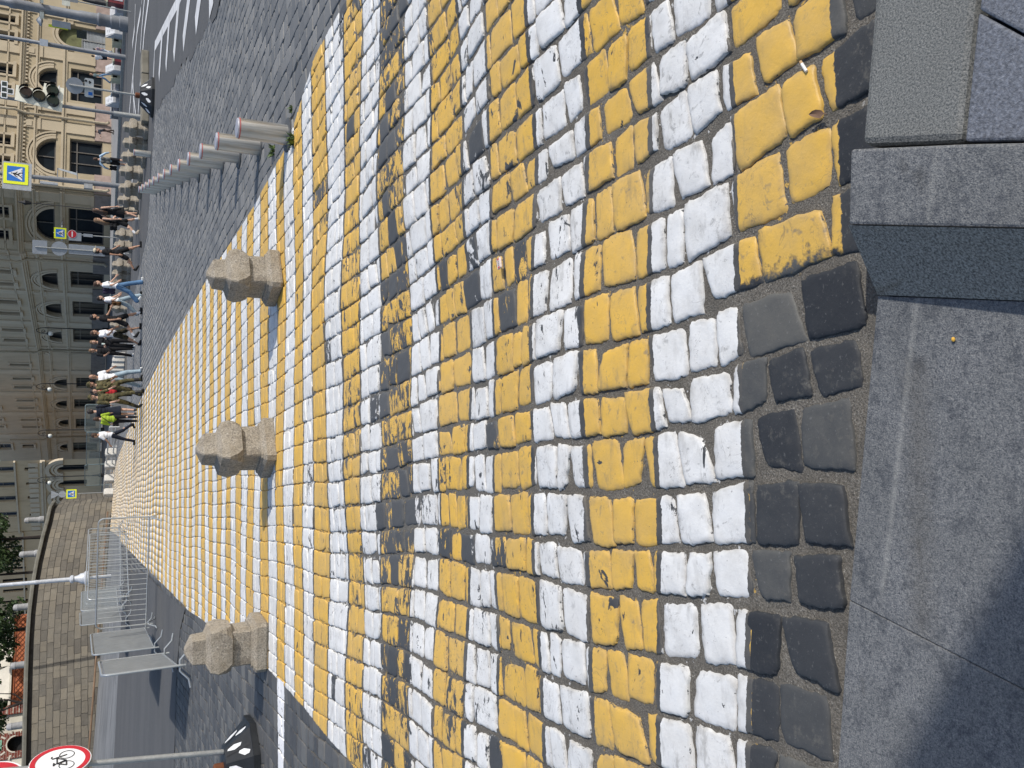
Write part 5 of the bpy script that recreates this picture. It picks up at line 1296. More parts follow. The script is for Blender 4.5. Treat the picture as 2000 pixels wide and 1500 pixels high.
# return wall at the end, top fill and coping
e0 = pts[0]; m_ = MB(); q = Vector((e0.x, e0.y, 0)) - org
m_.add([(q.x, q.y, -1), (q.x, q.y, e0.z - .42), (q.x + 1, q.y + 22, e0.z - .42), (q.x + 1, q.y + 22, -1)], [(0, 1, 2, 3)])
me = newmesh('end_wall', m_.v, m_.f, False); ul = me.uv_layers.new(name='UVMap')
for lp, uv in zip(me.loops, ((0, -4), (0, 0), (22, 0), (22, -4))): ul.data[lp.index].uv = uv
link('end_wall', me, MASON, c)
COPE = mt('coping_stone', (.13, .125, .105), .9, var=.3, scale=1.2); DARKBAND = mt('painted_shade_stone', (.050, .045, .042), .95, var=.3, scale=2)
def strip(name, prof, mat):
    """sweep a (out, dz) profile along the wall top"""
    m_ = MB(); n_ = len(prof); vs = []
    for p, nn in zip(pts, nrm):
        for o_, dz in prof: vs.append((p.x + nn.x * o_ - org.x, p.y + nn.y * o_ - org.y, p.z + dz))
    fs = []
    for i in range(len(pts) - 1):
        for k in range(n_): fs.append((i * n_ + k, i * n_ + (k + 1) % n_, (i + 1) * n_ + (k + 1) % n_, (i + 1) * n_ + k))
    m_.add(vs, fs + [tuple(range(n_)), tuple(range(len(vs) - 1, len(vs) - n_ - 1, -1))]); return m_.build(name, mat, c, smooth=False)
strip('undercut', [(-.16, -.43), (-.16, -.17), (-.7, -.17), (-.7, -.43)], DARKBAND)  # shadow under the coping painted in as a dark band
strip('coping', [(.22, -.165), (.24, -.03), (.18, .06), (-.75, .08), (-.75, -.165)], COPE)
m_ = MB(); PZ = [(p - nn * .0 - org) for p, nn in zip(pts, nrm)]
m_ = MB(); m_.path([(p.x + nn.x * .62 - org.x, p.y + nn.y * .62 - org.y, float(terr(p.x, p.y)) + .22) for p, nn in zip(pts, nrm)][2:], .06, 7); tag(m_.build('pipe', mt('rusty_pipe', (.17, .11, .07), .8, var=.3, scale=1), c))
ter_pts = [(p.x - nn.x * .6, p.y - nn.y * .6) for p, nn in zip(pts, nrm)]
m_ = MB(); vs = []
for (x_, y_), p in zip(ter_pts, pts): vs += [(x_, y_, p.z - .25), (x_ + 2, y_ + 40, p.z - .25)]
o = MB().add(vs, [(2 * i, 2 * i + 1, 2 * i + 3, 2 * i + 2) for i in range(len(pts) - 1)]).build('terrace', mt('terrace_grass', (.07, .085, .04), .9, var=.4, scale=1), smooth=False); o['kind'] = 'structure'

# ------------------------------------------------------------------ painted brick gallery on the terrace
ORANGE = mt('orange_painted_brick', (.43, .135, .055), .8, var=.22, scale=2.2); ORL = mt('dark_orange_lattice', (.17, .05, .028), .8); LIME = mt('limewash', (.62, .58, .49), .9, var=.15, scale=1.2)
t = NT('red_brick'); v = t.coord(); b = t.n('ShaderNodeTexBrick'); t.put(b.inputs['Vector'], t.mapping(v, (1, 1, 1), (0, 0, 0), (R(90), 0, 0))); b.inputs['Scale'].default_value = 1.0
b.inputs['Brick Width'].default_value = .5; b.inputs['Row Height'].default_value = .16; b.inputs['Mortar Size'].default_value = .012
b.inputs['Color1'].default_value = (.20, .045, .028, 1); b.inputs['Color2'].default_value = (.14, .035, .024, 1); b.inputs['Mortar'].default_value = (.35, .28, .24, 1)
BRICK = t.fin(b.outputs['Color'], .9)
gA, gB = C2(-60, 63), C2(307, 68.5)
c = thing('painted_brick_gallery', 'orange latticed and red brick gallery with white panels standing above the rampart', 'building', (*gA, 0))
gf = Facade(c, gA, gB, 12, (LIME, LIME, BRICK)); f_ = lambda u, v_, d: gf.P(u, v_, d)
def gx(y, V=40): return gf.uv(1500 - y, V)[0]
def gzv(y, V): return gf.uv(1500 - y, V)[1]
zt = gzv(1250, 26); zb = 4.2
m_ = MB(); m_.prism([(gx(1374), zb), (gx(1200), zb), (gx(1200), zt), (gx(1374), zt)], f_, -.02, -.4); ow = m_.build('orange_wall', ORANGE, c, smooth=False)
m_ = MB(); x0, x1 = gx(1374), gx(1200); n_ = 17
for k in range(n_):
    a = x0 + (x1 - x0) * k / n_; b_ = x0 + (x1 - x0) * (k + 1) / n_; zl, zh = gzv(1290, 52), gzv(1290, 32)
    for half in (0, 1):
        za, zb2 = (zl, (zl + zh) / 2) if half == 0 else ((zl + zh) / 2, zh)
        m_.tube(f_(a, za, .0), f_(b_, zb2, .0), .022, n=5); m_.tube(f_(a, zb2, .0), f_(b_, za, .0), .022, n=5)
for z_ in (gzv(1290, 54), gzv(1290, 30)): m_.tube(f_(x0, z_, 0), f_(x1, z_, 0), .028, n=5)
m_.build('lattice', ORL, ow)
m_ = MB(); m_.prism([(x0, zt), (x1, zt), (x1, zt + .12), (x0, zt + .12)], f_, .10, -.5); m_.build('white_ledge', LIME, c, smooth=False)
m_ = MB(); m_.add([f_(x0, zt + .121, -.1), f_(gx(1296), zt + .121, -.1), f_(gx(1320), 9.5, -2.5), f_(x0, 9.5, -2.5)], [(0, 1, 2, 3)]); m_.add([f_(gx(1296), zt + .121, -.3), f_(x1, zt + .121, -.3), f_(x1, 9, -.9), f_(gx(1296), 9, -.9)], [(0, 1, 2, 3)]); m_.build('white_slope', LIME, c, smooth=False)
m_ = MB(); a, b_ = gx(1393), gx(1376); m_.prism([(a, 4), (b_, 4), (b_, 10), (a, 10)], f_, .22, -.4); bp = m_.build('brick_pier', BRICK, c, smooth=False)
m_ = MB()
for k in range(9): z_ = 5.0 + .36 * k; m_.prism([(a + .05, z_), (b_ - .05, z_), (b_ - .05, z_ + .05), (a + .05, z_ + .05)], f_, .2205, .24)
m_.build('white_joints', LIME, bp, smooth=False)
m_ = MB(); m_.prism([(gx(1428), 4), (a - .01, 4), (a - .01, 10), (gx(1428), 10)], f_, .0, -.4); m_.build('white_panel', LIME, c, smooth=False)
a, b_ = gx(1479), gx(1428) - .01; ac, ar_ = gx(1453, 30), (gx(1438, 30) - gx(1466, 30)) / 2; zs = gzv(1453, 30)
ring_pts = [(ac - ar_, 4.01)] + [(ac + ar_ * math.cos(R(q)), zs + ar_ * math.sin(R(q))) for q in range(180, -1, -15)] + [(ac + ar_, 4.01)]
P_ = [(a, 4), (ac - ar_, 4)] + ring_pts[1:-1] + [(ac + ar_, 4), (b_, 4), (b_, 10), (a, 10)]
m_ = MB().prism(P_, f_, .15, -.35); aw = m_.build('arch_wall', BRICK, c, smooth=False)
MB().prism([(ac - ar_ - .02, 4), (ac + ar_ + .02, 4), (ac + ar_ + .02, zs + ar_ + .02), (ac - ar_ - .02, zs + ar_ + .02)], f_, -.36, -.42).build('dark_opening', mt('black_interior', (.012, .014, .016), .8), aw, smooth=False)
m_ = MB()
outr = [(ac + (ar_ + .10) * math.cos(R(q)), zs + (ar_ + .10) * math.sin(R(q))) for q in range(0, 181, 15)]; inr = [(ac + (ar_ + .02) * math.cos(R(q)), zs + (ar_ + .02) * math.sin(R(q))) for q in range(0, 181, 15)]
for i in range(12): m_.prism([outr[i], outr[i + 1], inr[i + 1], inr[i]], f_, .1505, .17)
for q in (20, 55, 90, 125, 160):
    ca, sa = math.cos(R(q)), math.sin(R(q)); m_.prism([(ac + ca * (ar_ + .25) + sa * .05, zs + sa * (ar_ + .25) - ca * .05), (ac + ca * (ar_ + .55) + sa * .05, zs + sa * (ar_ + .55) - ca * .05), (ac + ca * (ar_ + .55) - sa * .05, zs + sa * (ar_ + .55) + ca * .05), (ac + ca * (ar_ + .25) - sa * .05, zs + sa * (ar_ + .25) + ca * .05)], f_, .1505, .17)
for k in range(6):
    z_ = 4.9 + .34 * k
    for xa, xb in ((a + .1, ac - ar_ - .3), (ac + ar_ + .3, b_ - .1)): m_.prism([(xa, z_), (xb, z_), (xb, z_ + .06), (xa, z_ + .06)], f_, .1505, .168)
m_.build('white_bands', LIME, aw, smooth=False)
MB().prism([(gx(1459), gzv(1450, 4)), (gx(1440), gzv(1450, 4)), (gx(1440), gzv(1450, -14)), (gx(1459), gzv(1450, -14))], f_, .1505, .19).build('green_window', mt('mint_window', (.22, .42, .30), .5), aw, smooth=False)
m_ = MB(); m_.prism([(0, 4), (a - .01, 4), (a - .01, 10), (0, 10)], f_, .05, -.4); m_.build('white_end_wall', LIME, c, smooth=False)
# pale stone bollards along the terrace edge
STB = mt('tree_shaded_bollard_stone', (.30, .30, .305), .85, var=.2, scale=5); sb0 = None  # grey darkened to stand for the shade of the trees
for U, vt, vb, D, lb in ((485, 47, 80, 71, 'rounded stone bollard at the right end of the rampart top'), (419, 37, 72, 66.5, 'rounded stone bollard on the rampart left of the first tree'), (316, 25, 60, 62.5, 'white rounded stone bollard right of the orange lattice wall'),
                     (203, 20, 54, 60.3, 'grey rounded stone bollard in front of the orange lattice wall'), (85, 12, 50, 58.2, 'grey rounded stone bollard in front of the white panel')):
    p = AD(U, vb, D + .6); h = AD(U, vt, D + .6).z - p.z
    if sb0 is None:
        sb0 = MB().lathe([(.26, -.2), (.26, .1), (.22, .14), (.21, .75), (.235, .8), (.21, .84), (.205, .97), (.16, 1.04), (.06, 1.08), (.004, 1.085)], 18).build('stone_bollard', STB); o = sb0
    else: o = sb0.copy(); COL.objects.link(o)
    o.location = p; o.scale = (1, 1, h / 1.085); tag(o, lb, 'bollard', 'rounded bollards on the rampart')
# ------------------------------------------------------------------ trees
BARK = mt('dark_bark', (.028, .022, .02), .95, var=.4, scale=6, bump=.5)
t = NT('tree_leaves'); v = t.coord(); a = t.noise(v, 1.1, 3); b = t.noise(v, 9, 2)
c_ = t.mix(t.rng(a, .35, .65), (.016, .034, .012), (.045, .075, .024)); c_ = t.mix(t.rng(b, .5, .7, 0, .5), c_, (.09, .125, .04))
LEAF = t.fin(c_, .55, 0, .3)
def tree(label, base, blobs, limbs, n=2600, size=.30, seed=1):
    c = thing('tree', label, 'tree', base, 0, 'trees above the rampart'); r_ = random.Random(seed); blobs = [(a_ * 1.15, b_, z_ - .25, q_ * 1.25) for a_, b_, z_, q_ in blobs]
    m_ = MB()
    for path, rad in limbs: m_.path([Vector(q) for q in path], [rad * (1 - .75 * i / (len(path) - 1)) for i in range(len(path))], 7)
    m_.build('trunk', BARK, c)
    m_ = MB(); tot = sum(b[3] ** 2 for b in blobs)
    for bx_, by_, bz_, br in blobs:
        sub_ = [(Vector((r_.gauss(0, .55), r_.gauss(0, .55), r_.gauss(0, .45))) * br + Vector((bx_, by_, bz_)), br * r_.uniform(.22, .42)) for _ in range(12)]
        for _ in range(int(n * br ** 2 / tot)):
            cc, cr_ = r_.choice(sub_); d = Vector((r_.gauss(0, 1), r_.gauss(0, 1), r_.gauss(0, 1))).normalized() * cr_ * r_.uniform(.3, 1.1) ** .6
            p = cc + d; ax = Vector((r_.gauss(0, 1), r_.gauss(0, 1), r_.gauss(0, .7))).normalized(); bx = ax.orthogonal().normalized(); by = ax.cross(bx); l = size * r_.uniform(.5, 1.1)
            m_.add([p - bx * l * .5, p + by * l * .32, p + bx * l * .6, p - by * l * .32], [(0, 1, 2, 3)])
    m_.build('crown', LEAF, c, smooth=False); return c
def tbase(U, D, z): p = AD(U, 100, D); return Vector((p.x, p.y, z))
tree('dark green tree rightmost above the rampart, its crown overlapping the far windows', tbase(452, 69, 4.5), [(0, 0, 4.6, 1.7), (-.9, .3, 4.2, 1.2), (.9, 0, 4.9, 1.2), (.2, .2, 3.0, 1.1), (-1.0, .1, 2.9, .8), (1.0, .1, 3.2, .8)], [([(0, .6, -.5), (0, .5, 2), (.1, .3, 4.5)], .16)], 6500, .30, 3)
tree('small dark tree above the rampart between two rounded bollards', tbase(385, 68, 4.5), [(0, 0, 4.6, 1.3), (.7, 0, 4.2, .8), (-.8, .2, 4.5, .9)], [([(0, .3, -.5), (0, .2, 2.5), (0, .2, 4.5)], .12)], 4200, .28, 5)
tree('broad dark tree hanging over the orange lattice wall', tbase(258, 62.8, 4.8), [(0, 0, 3.3, 1.5), (1.3, .1, 3.0, 1.1), (-1.1, 0, 2.9, .9), (.3, 0, 2.2, .9), (-.4, 0, 1.75, .55), (1.6, .2, 2.0, .6)], [([(.6, 1.0, -.5), (.5, .8, 1.5), (.2, .3, 3.4)], .15)], 7500, .24, 8)
tree('bare forked dark trunk rising in front of the orange wall, with foliage above', tbase(134, 61.2, 4.9), [(-.2, 0, 2.6, 1.0), (-1.5, .2, 2.5, 1.2), (.8, .2, 3.4, .9)], [([(.15, 0, -.1), (.05, 0, .55), (-.15, 0, 1.2), (-.5, 0, 2.2)], .13), ([(.05, 0, .5), (.35, 0, 1.2), (.5, 0, 2.4)], .09), ([(.1, 0, .3), (.65, .1, .9), (.9, .1, 2.4)], .06)], 3600, .26, 11)
# ================================================================== PEOPLE
def remesh(m_, voxel, name, mat, parent, smooth_it=2):
    me = bpy.data.meshes.new('tmp'); me.from_pydata(m_.v, [], m_.f); me.update()
    bm = bmesh.new(); bm.from_mesh(me); bmesh.ops.recalc_face_normals(bm, faces=bm.faces); bm.to_mesh(me); bm.free()
    o = bpy.data.objects.new('tmp', me); COL.objects.link(o)
    md = o.modifiers.new('r', 'REMESH'); md.mode = 'VOXEL'; md.voxel_size = voxel; md.use_smooth_shade = True
    ms = o.modifiers.new('s', 'SMOOTH'); ms.iterations = smooth_it; ms.factor = .5
    dg = bpy.context.evaluated_depsgraph_get(); ev = o.evaluated_get(dg)
    me2 = bpy.data.meshes.new_from_object(ev); bpy.data.objects.remove(o); bpy.data.meshes.remove(me)
    me2.name = name; me2.materials.clear()
    return link(name, me2, mat, parent)
def cap(m_, p, q, r0, r1, n=12):
    m_.tube(p, q, r0, r1, n); m_.ball(p, r0, n=n, k=8); m_.ball(q, r1, n=n, k=8)
V3 = Vector
def cloth(name, col, camo=None):
    if name in MATS: return MATS[name]
    t = NT(name); v = t.coord(); a = t.noise(v, 5, 4, .6)
    c = t.mix(t.rng(a, .3, .7), mul(col, .78), mul(col, 1.15))
    if camo: c = t.mix(t.rng(t.noise(v, 9, 3, .6), .48, .54), c, camo); c = t.mix(t.rng(t.noise(t.mapping(v, (1, 1, 1), (4, 2, 1)), 11, 3, .6), .56, .6), c, mul(camo, .35))
    t.bump(t.noise(v, 12, 4, .6), .35, .02); MATS[name] = t.fin(c, .9, 0, .2); return MATS[name]
SKIN = {'light': mt('light_skin', (.52, .32, .23), .55, var=.08), 'tan': mt('tanned_skin', (.42, .24, .16), .55, var=.08)}
HAIRC = {'brown': mt('brown_hair', (.06, .032, .02), .6, var=.3, scale=20), 'dark': mt('dark_hair', (.018, .013, .012), .6, var=.3, scale=20), 'light': mt('light_brown_hair', (.17, .10, .055), .6, var=.3, scale=20), 'grey': mt('grey_hair', (.16, .13, .11), .7, var=.2)}
EYE = mt('dark_eye', (.02, .015, .015), .3); LIP = mt('lip', (.33, .12, .10), .5)
def person(label, y, Vf, Vh, face=0, top=('tee', 'white'), bottom=('trousers', 'black'), shoe='black', hair=('short', 'brown'), skin='light',
           legs=(22, 5, -18, 20), arms=((8, 8, 12), (-10, 8, 15)), lean=0, hat=None, socks=None, female=False, D=None, headturn=0, sit=False, extra=()):
    U = 1500 - y
    if D is None: p = G(U, Vf); D = depth(p)
    else: p = AD(U, Vf, D)
    z_base = p.z
    H_ = AD(U, Vh, D).z - z_base; k = H_ / 1.72
    root = thing('person', label, 'person', p, face_rz(p, R(face)))
    root.scale = (k, k, k)
    # ---- joints (facing -y)
    def leg(sx, a, kn):
        hp = V3((sx * .088, 0, .92)); a_, b_ = R(a), R(a - kn)
        kp_ = hp + V3((sx * .012, -math.sin(a_) * .43, -math.cos(a_) * .43)); an = kp_ + V3((0, -math.sin(b_) * .42, -math.cos(b_) * .42))
        return hp, kp_, an, b_
    L, Rr = leg(1, legs[0], legs[1]), leg(-1, legs[2], legs[3])
    low = min(L[2].z, Rr[2].z) - .075
    dz = V3((0, 0, -low)); L = [q + dz if isinstance(q, V3) else q for q in L]; Rr = [q + dz if isinstance(q, V3) else q for q in Rr]
    pel = V3((0, 0, .95)) + dz; ln = R(lean)
    def up(x_, y_, z_):    # lean the trunk forward about the pelvis
        dy, dz_ = y_, z_ - .95; return V3((x_, dy * math.cos(ln) - dz_ * math.sin(ln), pel.z + dy * math.sin(ln) + dz_ * math.cos(ln)))
    waist, chest, neck, head = up(0, 0, 1.10), up(0, .01, 1.30), up(0, .015, 1.47), up(0, -.015, 1.615)
    sh_w = .165 if female else .185
    def arm(sx, pit, outw, elb):
        s_ = up(sx * sh_w, .01, 1.405); a_, o_ = R(pit) + ln, R(outw)
        e = s_ + V3((sx * math.sin(o_) * .28, -math.sin(a_) * math.cos(o_) * .28, -math.cos(a_) * math.cos(o_) * .28))
        b_ = a_ + R(elb); w_ = e + V3((sx * math.sin(o_ * .5) * .24 - sx * .02, -math.sin(b_) * .24, -math.cos(b_) * .24)); return s_, e, w_
    AL, AR = arm(1, *arms[0]), arm(-1, *arms[1])
    # ---- body: one continuous skin
    m_ = MB()
    def trunk(g, add=0.0, z_top=1.40, hem=None):
        ws = .92 if female else 1.0
        for (c0, rx, ry, rz) in ((up(0, 0, .95), .150, .112, .12), (up(0, 0, 1.06), .132 * ws, .100, .12), (up(0, .005, 1.18), .143 * ws, .108, .13), (up(0, .005, 1.30), .160 * ws, .112, .12), (up(0, .012, 1.385), .150 * ws, .090, .065)):
            g.ball(c0, rx + add, ry + add, rz, 16, 10)
        if female: g.ball(up(.065, -.085, 1.275), .062 + add * .6, .055 + add * .5, .06, 10, 7); g.ball(up(-.065, -.085, 1.275), .062 + add * .6, .055 + add * .5, .06, 10, 7)
    trunk(m_)
    for (hp, kp_, an, b_), sx in ((L, 1), (Rr, -1)):
        cap(m_, hp, kp_, .082, .054); cap(m_, kp_, an, .052, .036); m_.ball(kp_ + (an - kp_) * .28 + V3((0, .016, 0)), .052, .052, .10, 10, 7)
        tb = V3((0, -math.cos(b_ * .6), math.sin(b_ * .6))); cap(m_, an + V3((0, .02, -.04)), an + tb * .14 + V3((0, 0, -.05)), .034, .026, 8)
    for (s_, e, w_), sx in ((AL, 1), (AR, -1)):
        cap(m_, s_, e, .050, .039); cap(m_, e, w_, .038, .026)
        d = (w_ - e).normalized(); sd_ = V3((sx, 0, 0)); fw = d.cross(sd_).normalized(); fw = fw if fw.y < 0 else -fw
        cap(m_, w_, w_ + d * .075, .026, .029, 8)
        for q in range(4):
            b0 = w_ + d * .09 + fw * (.030 - .0205 * q); ll = (.062, .072, .068, .052)[q]; k1 = b0 + d * ll * .55; cap(m_, b0, k1, .0115, .0105, 6); cap(m_, k1, k1 + (d * .8 - sd_ * .55).normalized() * ll * .5, .0105, .009, 6)
        b0 = w_ + d * .03 + fw * .028; k1 = b0 + (d + fw * .9).normalized() * .035; cap(m_, b0, k1, .013, .0115, 6); cap(m_, k1, k1 + (d * 1.0 - sd_ * .25).normalized() * .03, .0115, .0095, 6)
    cap(m_, neck + V3((0, .01, -.05)), head + V3((0, .012, -.06)), .056, .052)
    ht = R(headturn); hf = V3((math.sin(ht), -math.cos(ht), 0)); hs = V3((hf.y * -1, hf.x, 0))
    m_.ball(head + V3((0, 0, .02)), .076, .094, .105, 16, 12); m_.ball(head + hf * .03 + V3((0, 0, -.05)), .056, .06, .062, 12, 8)
    m_.ball(head + hf * .098 + V3((0, 0, -.012)), .014, .017, .022, 8, 6)
    for sx in (-1, 1): m_.ball(head + hs * (sx * .079) + V3((0, .008, -.005)), .012, .020, .030, 8, 6)
    remesh(m_, .0105, 'body', SKIN[skin], root)
    m_ = MB()
    for sx in (-1, 1): m_.ball(head + hf * .083 + hs * (sx * .031) + V3((0, 0, .012)), .0135, .0105, .009, 8, 6)
    m_.build('eyes', EYE, root); MB().ball(head + hf * .087 + V3((0, 0, -.062)), .026, .012, .009, 10, 6).build('mouth', LIP, root)
    # ---- clothes
    ks, kc = top; m_ = MB()
    if ks != 'none':
        trunk(m_, .018)
        if ks in ('tee', 'long', 'jacket', 'shirt'):
            for s_, e, w_ in (AL, AR):
                if ks == 'tee': cap(m_, s_, s_.lerp(e, .62), .068, .066)
                else: cap(m_, s_, e, .066, .055); cap(m_, e, e.lerp(w_, .92 if ks != 'shirt' else .2), .054, .044)
        else:
            for s_, e, w_ in (AL, AR): m_.ball(s_ + V3((0, 0, .0)), .045, .05, .04, 8, 6)
        m_.ball(up(0, 0, .93), .165, .125, .10, 16, 10)
        if ks == 'jacket': m_.ball(up(0, 0, .86), .175, .14, .14, 16, 10)
        remesh(m_, .014, 'shirt' if ks != 'jacket' else 'jacket', kc, root)
    kb, bc = bottom; m_ = MB(); m_.ball(V3((0, 0, pel.z - .01)), .168, .128, .11, 16, 10)
    loose = 1.18 if kb in ('wide', 'jeans') else 1.0
    for hp, kp_, an, b_ in (L, Rr):
        if kb in ('trousers', 'wide', 'jeans', 'camo'): cap(m_, hp, kp_, .098, .073 * loose); cap(m_, kp_, an + V3((0, .01, -.01)), .070 * loose, (.056 if kb != 'wide' else .078) * loose); m_.ball(an + V3((0, .0, -.01)), .066 * loose, .07 * loose, .05, 10, 6)
        elif kb == 'shorts': cap(m_, hp, hp.lerp(kp_, .86), .104, .092)
    if kb == 'skirt':
        c0 = V3((0, 0, pel.z)); km = (L[1] + Rr[1]) / 2; half = abs(L[1].y - Rr[1].y) / 2 + .15
        m_.rings([[c0 + V3((.165 * math.cos(2 * PI * i / 16), .125 * math.sin(2 * PI * i / 16), .06)) for i in range(16)], [V3((km.x + .24 * math.cos(2 * PI * i / 16), km.y + half * math.sin(2 * PI * i / 16), km.z + .08 + .015 * math.sin(5 * i))) for i in range(16)]])
    remesh(m_, .014, {'skirt': 'skirt', 'shorts': 'shorts'}.get(kb, 'trousers'), bc, root)
    for hp, kp_, an, b_ in (L, Rr):
        tb = V3((0, -math.cos(b_ * .6), math.sin(b_ * .6))); m_ = MB(); hl = an + V3((0, .035, -.04))
        cap(m_, hl, an + tb * .16 + V3((0, 0, -.052)), .043, .036, 10); m_.ball(an + V3((0, .01, -.01)), .048, .055, .04, 10, 7); m_.tube(hl + V3((0, .03, -.035)), an + tb * .185 + V3((0, 0, -.075)), .03, .028, 8)
        if shoe == 'boot': cap(m_, an + V3((0, .005, 0)), an.lerp(kp_, .42), .058, .062)
        remesh(m_, .012, 'shoe', {'black': mt('black_shoe', (.012, .012, .013), .6), 'white': mt('white_shoe', (.66, .66, .65), .6), 'boot': mt('boot_leather', (.013, .012, .012), .45), 'brown': mt('tan_shoe', (.35, .30, .24), .7)}[shoe], root)
        if socks: MB().tube(an + V3((0, 0, -.01)), an.lerp(kp_, .30), .046, .05, 12).build('sock', cloth('white_sock', (.7, .7, .72)), root)
    # ---- hair and hats
    hc = HAIRC[hair[1]]; m_ = MB()
    m_.ball(head + V3((0, .010, .056)) - hf * .006, .090, .106, .090, 16, 10); m_.ball(head - hf * .038 + V3((0, .0, .0)), .086, .084, .095, 14, 9)
    if hair[0] == 'long':
        for sx in (-1, 0, 1): cap(m_, head - hf * .055 + hs * sx * .045, up(sx * .06, .10, 1.36), .052, .058, 10); cap(m_, up(sx * .06, .10, 1.36), up(sx * .055, .115, 1.20), .055, .03, 10)
    if hair[0] == 'bob':
        for sx in (-1, 1): cap(m_, head + hs * sx * .06 - hf * .02, head + hs * sx * .066 - hf * .01 + V3((0, 0, -.10)), .04, .032, 10)
    if hair[0] == 'bun': m_.ball(head - hf * .085 + V3((0, 0, .105)), .05, .05, .05, 12, 8)
    if hair[0] != 'bald': remesh(m_, .012, 'hair', hc, root)
    if hat:
        m_ = MB(); hm = hat[1]
        m_.ball(head + V3((0, .005, .070)), .096, .108, .072, 16, 9)
        if hat[0] == 'cap': c0 = head + hf * .13 + V3((0, 0, .055)); m_.ball(c0, .075, .075, .012, 14, 6)
        else: m_.lathe([(.10, .03), (.135, .028), (.135, .034), (.10, .055), (.095, .10), (.02, .115)], 20, head)
        remesh(m_, .010, 'cap' if hat[0] == 'cap' else 'hat', hm, root)
    root['_k'] = k
    return root, dict(AL=AL, AR=AR, chest=chest, head=head, up=up, L=L, R=Rr, pel=pel)
def wpt(root, q):
    return Matrix.LocRotScale(root.location, root.rotation_euler, root.scale) @ V3(q)
def bag(root, q, dims, label, mat, cat='bag', name='bag', rx=0, strap=None):
    """soft bag as a thing of its own: body plus strap"""
    k = root.scale[0]; m_ = MB(); a, b_, c_ = dims
    for sx in (-1, 1):
        for sy in (-1, 1):
            for sz in (-1, 1): m_.ball((sx * a * .25, sy * b_ * .25, sz * c_ * .27), a * .28, b_ * .3, c_ * .28, 8, 6)
    m_.cbox((0, 0, 0), a * .8, b_ * .8, c_ * .85)
    o = thing(name, label, cat, wpt(root, q), root.rotation_euler[2]); o.scale = (k, k, k)
    remesh(m_, .016, 'bag_body', mat, o, 4)
    if strap: MB().path([V3(s_) - V3(q) for s_ in strap], .012, 6).build('strap', mat, o)
    return o
c = cloth
WHT = c('white_cotton', (.74, .75, .78)); BLK = c('black_cotton', (.014, .014, .016)); NAVY = c('navy_cloth', (.016, .02, .032)); DENIM = c('blue_denim', (.10, .19, .33)); LDEN = c('pale_denim', (.30, .38, .44))
OLIVE = c('olive_uniform', (.115, .098, .048), (.062, .058, .030)); CAMO = c('dark_camouflage', (.06, .05, .032), (.018, .02, .015)); GREENC = c('lime_green_cloth', (.33, .46, .045)); PALEB = c('pale_blue_cotton', (.42, .56, .70)); REDC = c('red_cloth', (.45, .03, .035)); CREAM = c('cream_cap', (.55, .48, .36)); PINK = c('dusty_pink_cloth', (.40, .30, .34)); TEAL = c('grey_teal_cloth', (.10, .14, .15)); GREYC = c('pale_grey_cloth', (.42, .46, .52))
person('person in a white shirt and dark shorts walking behind the maroon poster stand', 116, 221, 178, 165, ('tee', WHT), ('shorts', NAVY), 'brown', ('short', 'dark'), D=70)
person('person in dusty pink and pale grey clothes beside the one in a white shirt', 102, 219, 181, 150, ('tee', PINK), ('trousers', GREYC), 'black', ('short', 'dark'), D=72)
person('person in grey teal shirt and jeans behind the beige concrete block', 152, 217, 174, 70, ('tee', TEAL), ('jeans', c('mid_denim', (.16, .25, .38))), 'black', ('short', 'light'), D=67)
r_, jj = person('person in dark clothes stooping with pale hands by the building foot, right of the downpipe', 257, 222, 184, -60, ('jacket', c('slate_cloth', (.06, .065, .08))), ('trousers', c('dark_brown_cloth', (.05, .035, .028))), 'black', ('short', 'dark'), lean=24, arms=((30, 10, 30), (25, 8, 35)), legs=(20, 10, -6, 12), D=72)
r_, jj = person('person in a pale blue long sleeved shirt and black shorts behind the far granite posts', 319, 254, 183, 178, ('long', PALEB), ('shorts', BLK), 'black', ('short', 'brown'), arms=((-12, 40, 55), (-12, 38, 55)), legs=(6, 3, -8, 6), D=48)
bag(r_, (0, .19, 1.17), (.34, .22, .46), 'drab grey backpack on the person in the pale blue shirt', c('drab_backpack', (.13, .13, .125)), name='backpack')
bag(r_, (.34, .08, .80), (.26, .16, .34), 'black shoulder bag hanging left of the pale blue shirt', BLK)
r_, jj = person('person with long brown hair in a black dress stepping forward, right one of the two', 419, 272, 181, 140, ('tank', BLK), ('skirt', BLK), 'black', ('long', 'brown'), female=True, arms=((-8, 28, 10), (-5, 20, 15)), legs=(16, 8, -10, 16))
r_, jj = person('person with bare pale shoulders in black with white socks, left one of the two', 438, 274, 181, 125, ('tank', BLK), ('shorts', BLK), 'brown', ('long', 'light'), female=True, arms=((22, 10, 40), (-10, 14, 18)), legs=(28, 10, -26, 26), socks=True)
bag(r_, (-.02, .26, .98), (.30, .2, .26), 'black round bag carried by the person with bare pale shoulders', BLK)
r_, jj = person('person in a cream cap, black t-shirt and black shorts striding past the sign pole', 497, 277, 180, 88, ('tee', BLK), ('shorts', BLK), 'black', ('short', 'dark'), 'tan', (24, 3, -30, 30), ((14, 6, 22), (-14, 6, 14)), hat=('cap', CREAM))
r_, jj = person('person with brown hair in a bun, white t-shirt and blue jeans', 562, 280, 183, 82, ('tee', WHT), ('wide', DENIM), 'white', ('bun', 'brown'), 'light', (16, 3, -24, 26), ((18, 8, 30), (4, 8, 25)), lean=4, female=True)
bag(r_, (0, .20, 1.20), (.30, .22, .42), 'navy patterned backpack on the person with a hair bun', c('navy_backpack', (.03, .025, .05)), name='backpack', strap=[(.13, .1, 1.38), (.15, -.08, 1.40), (.14, -.14, 1.25), (.12, .1, 1.05)])
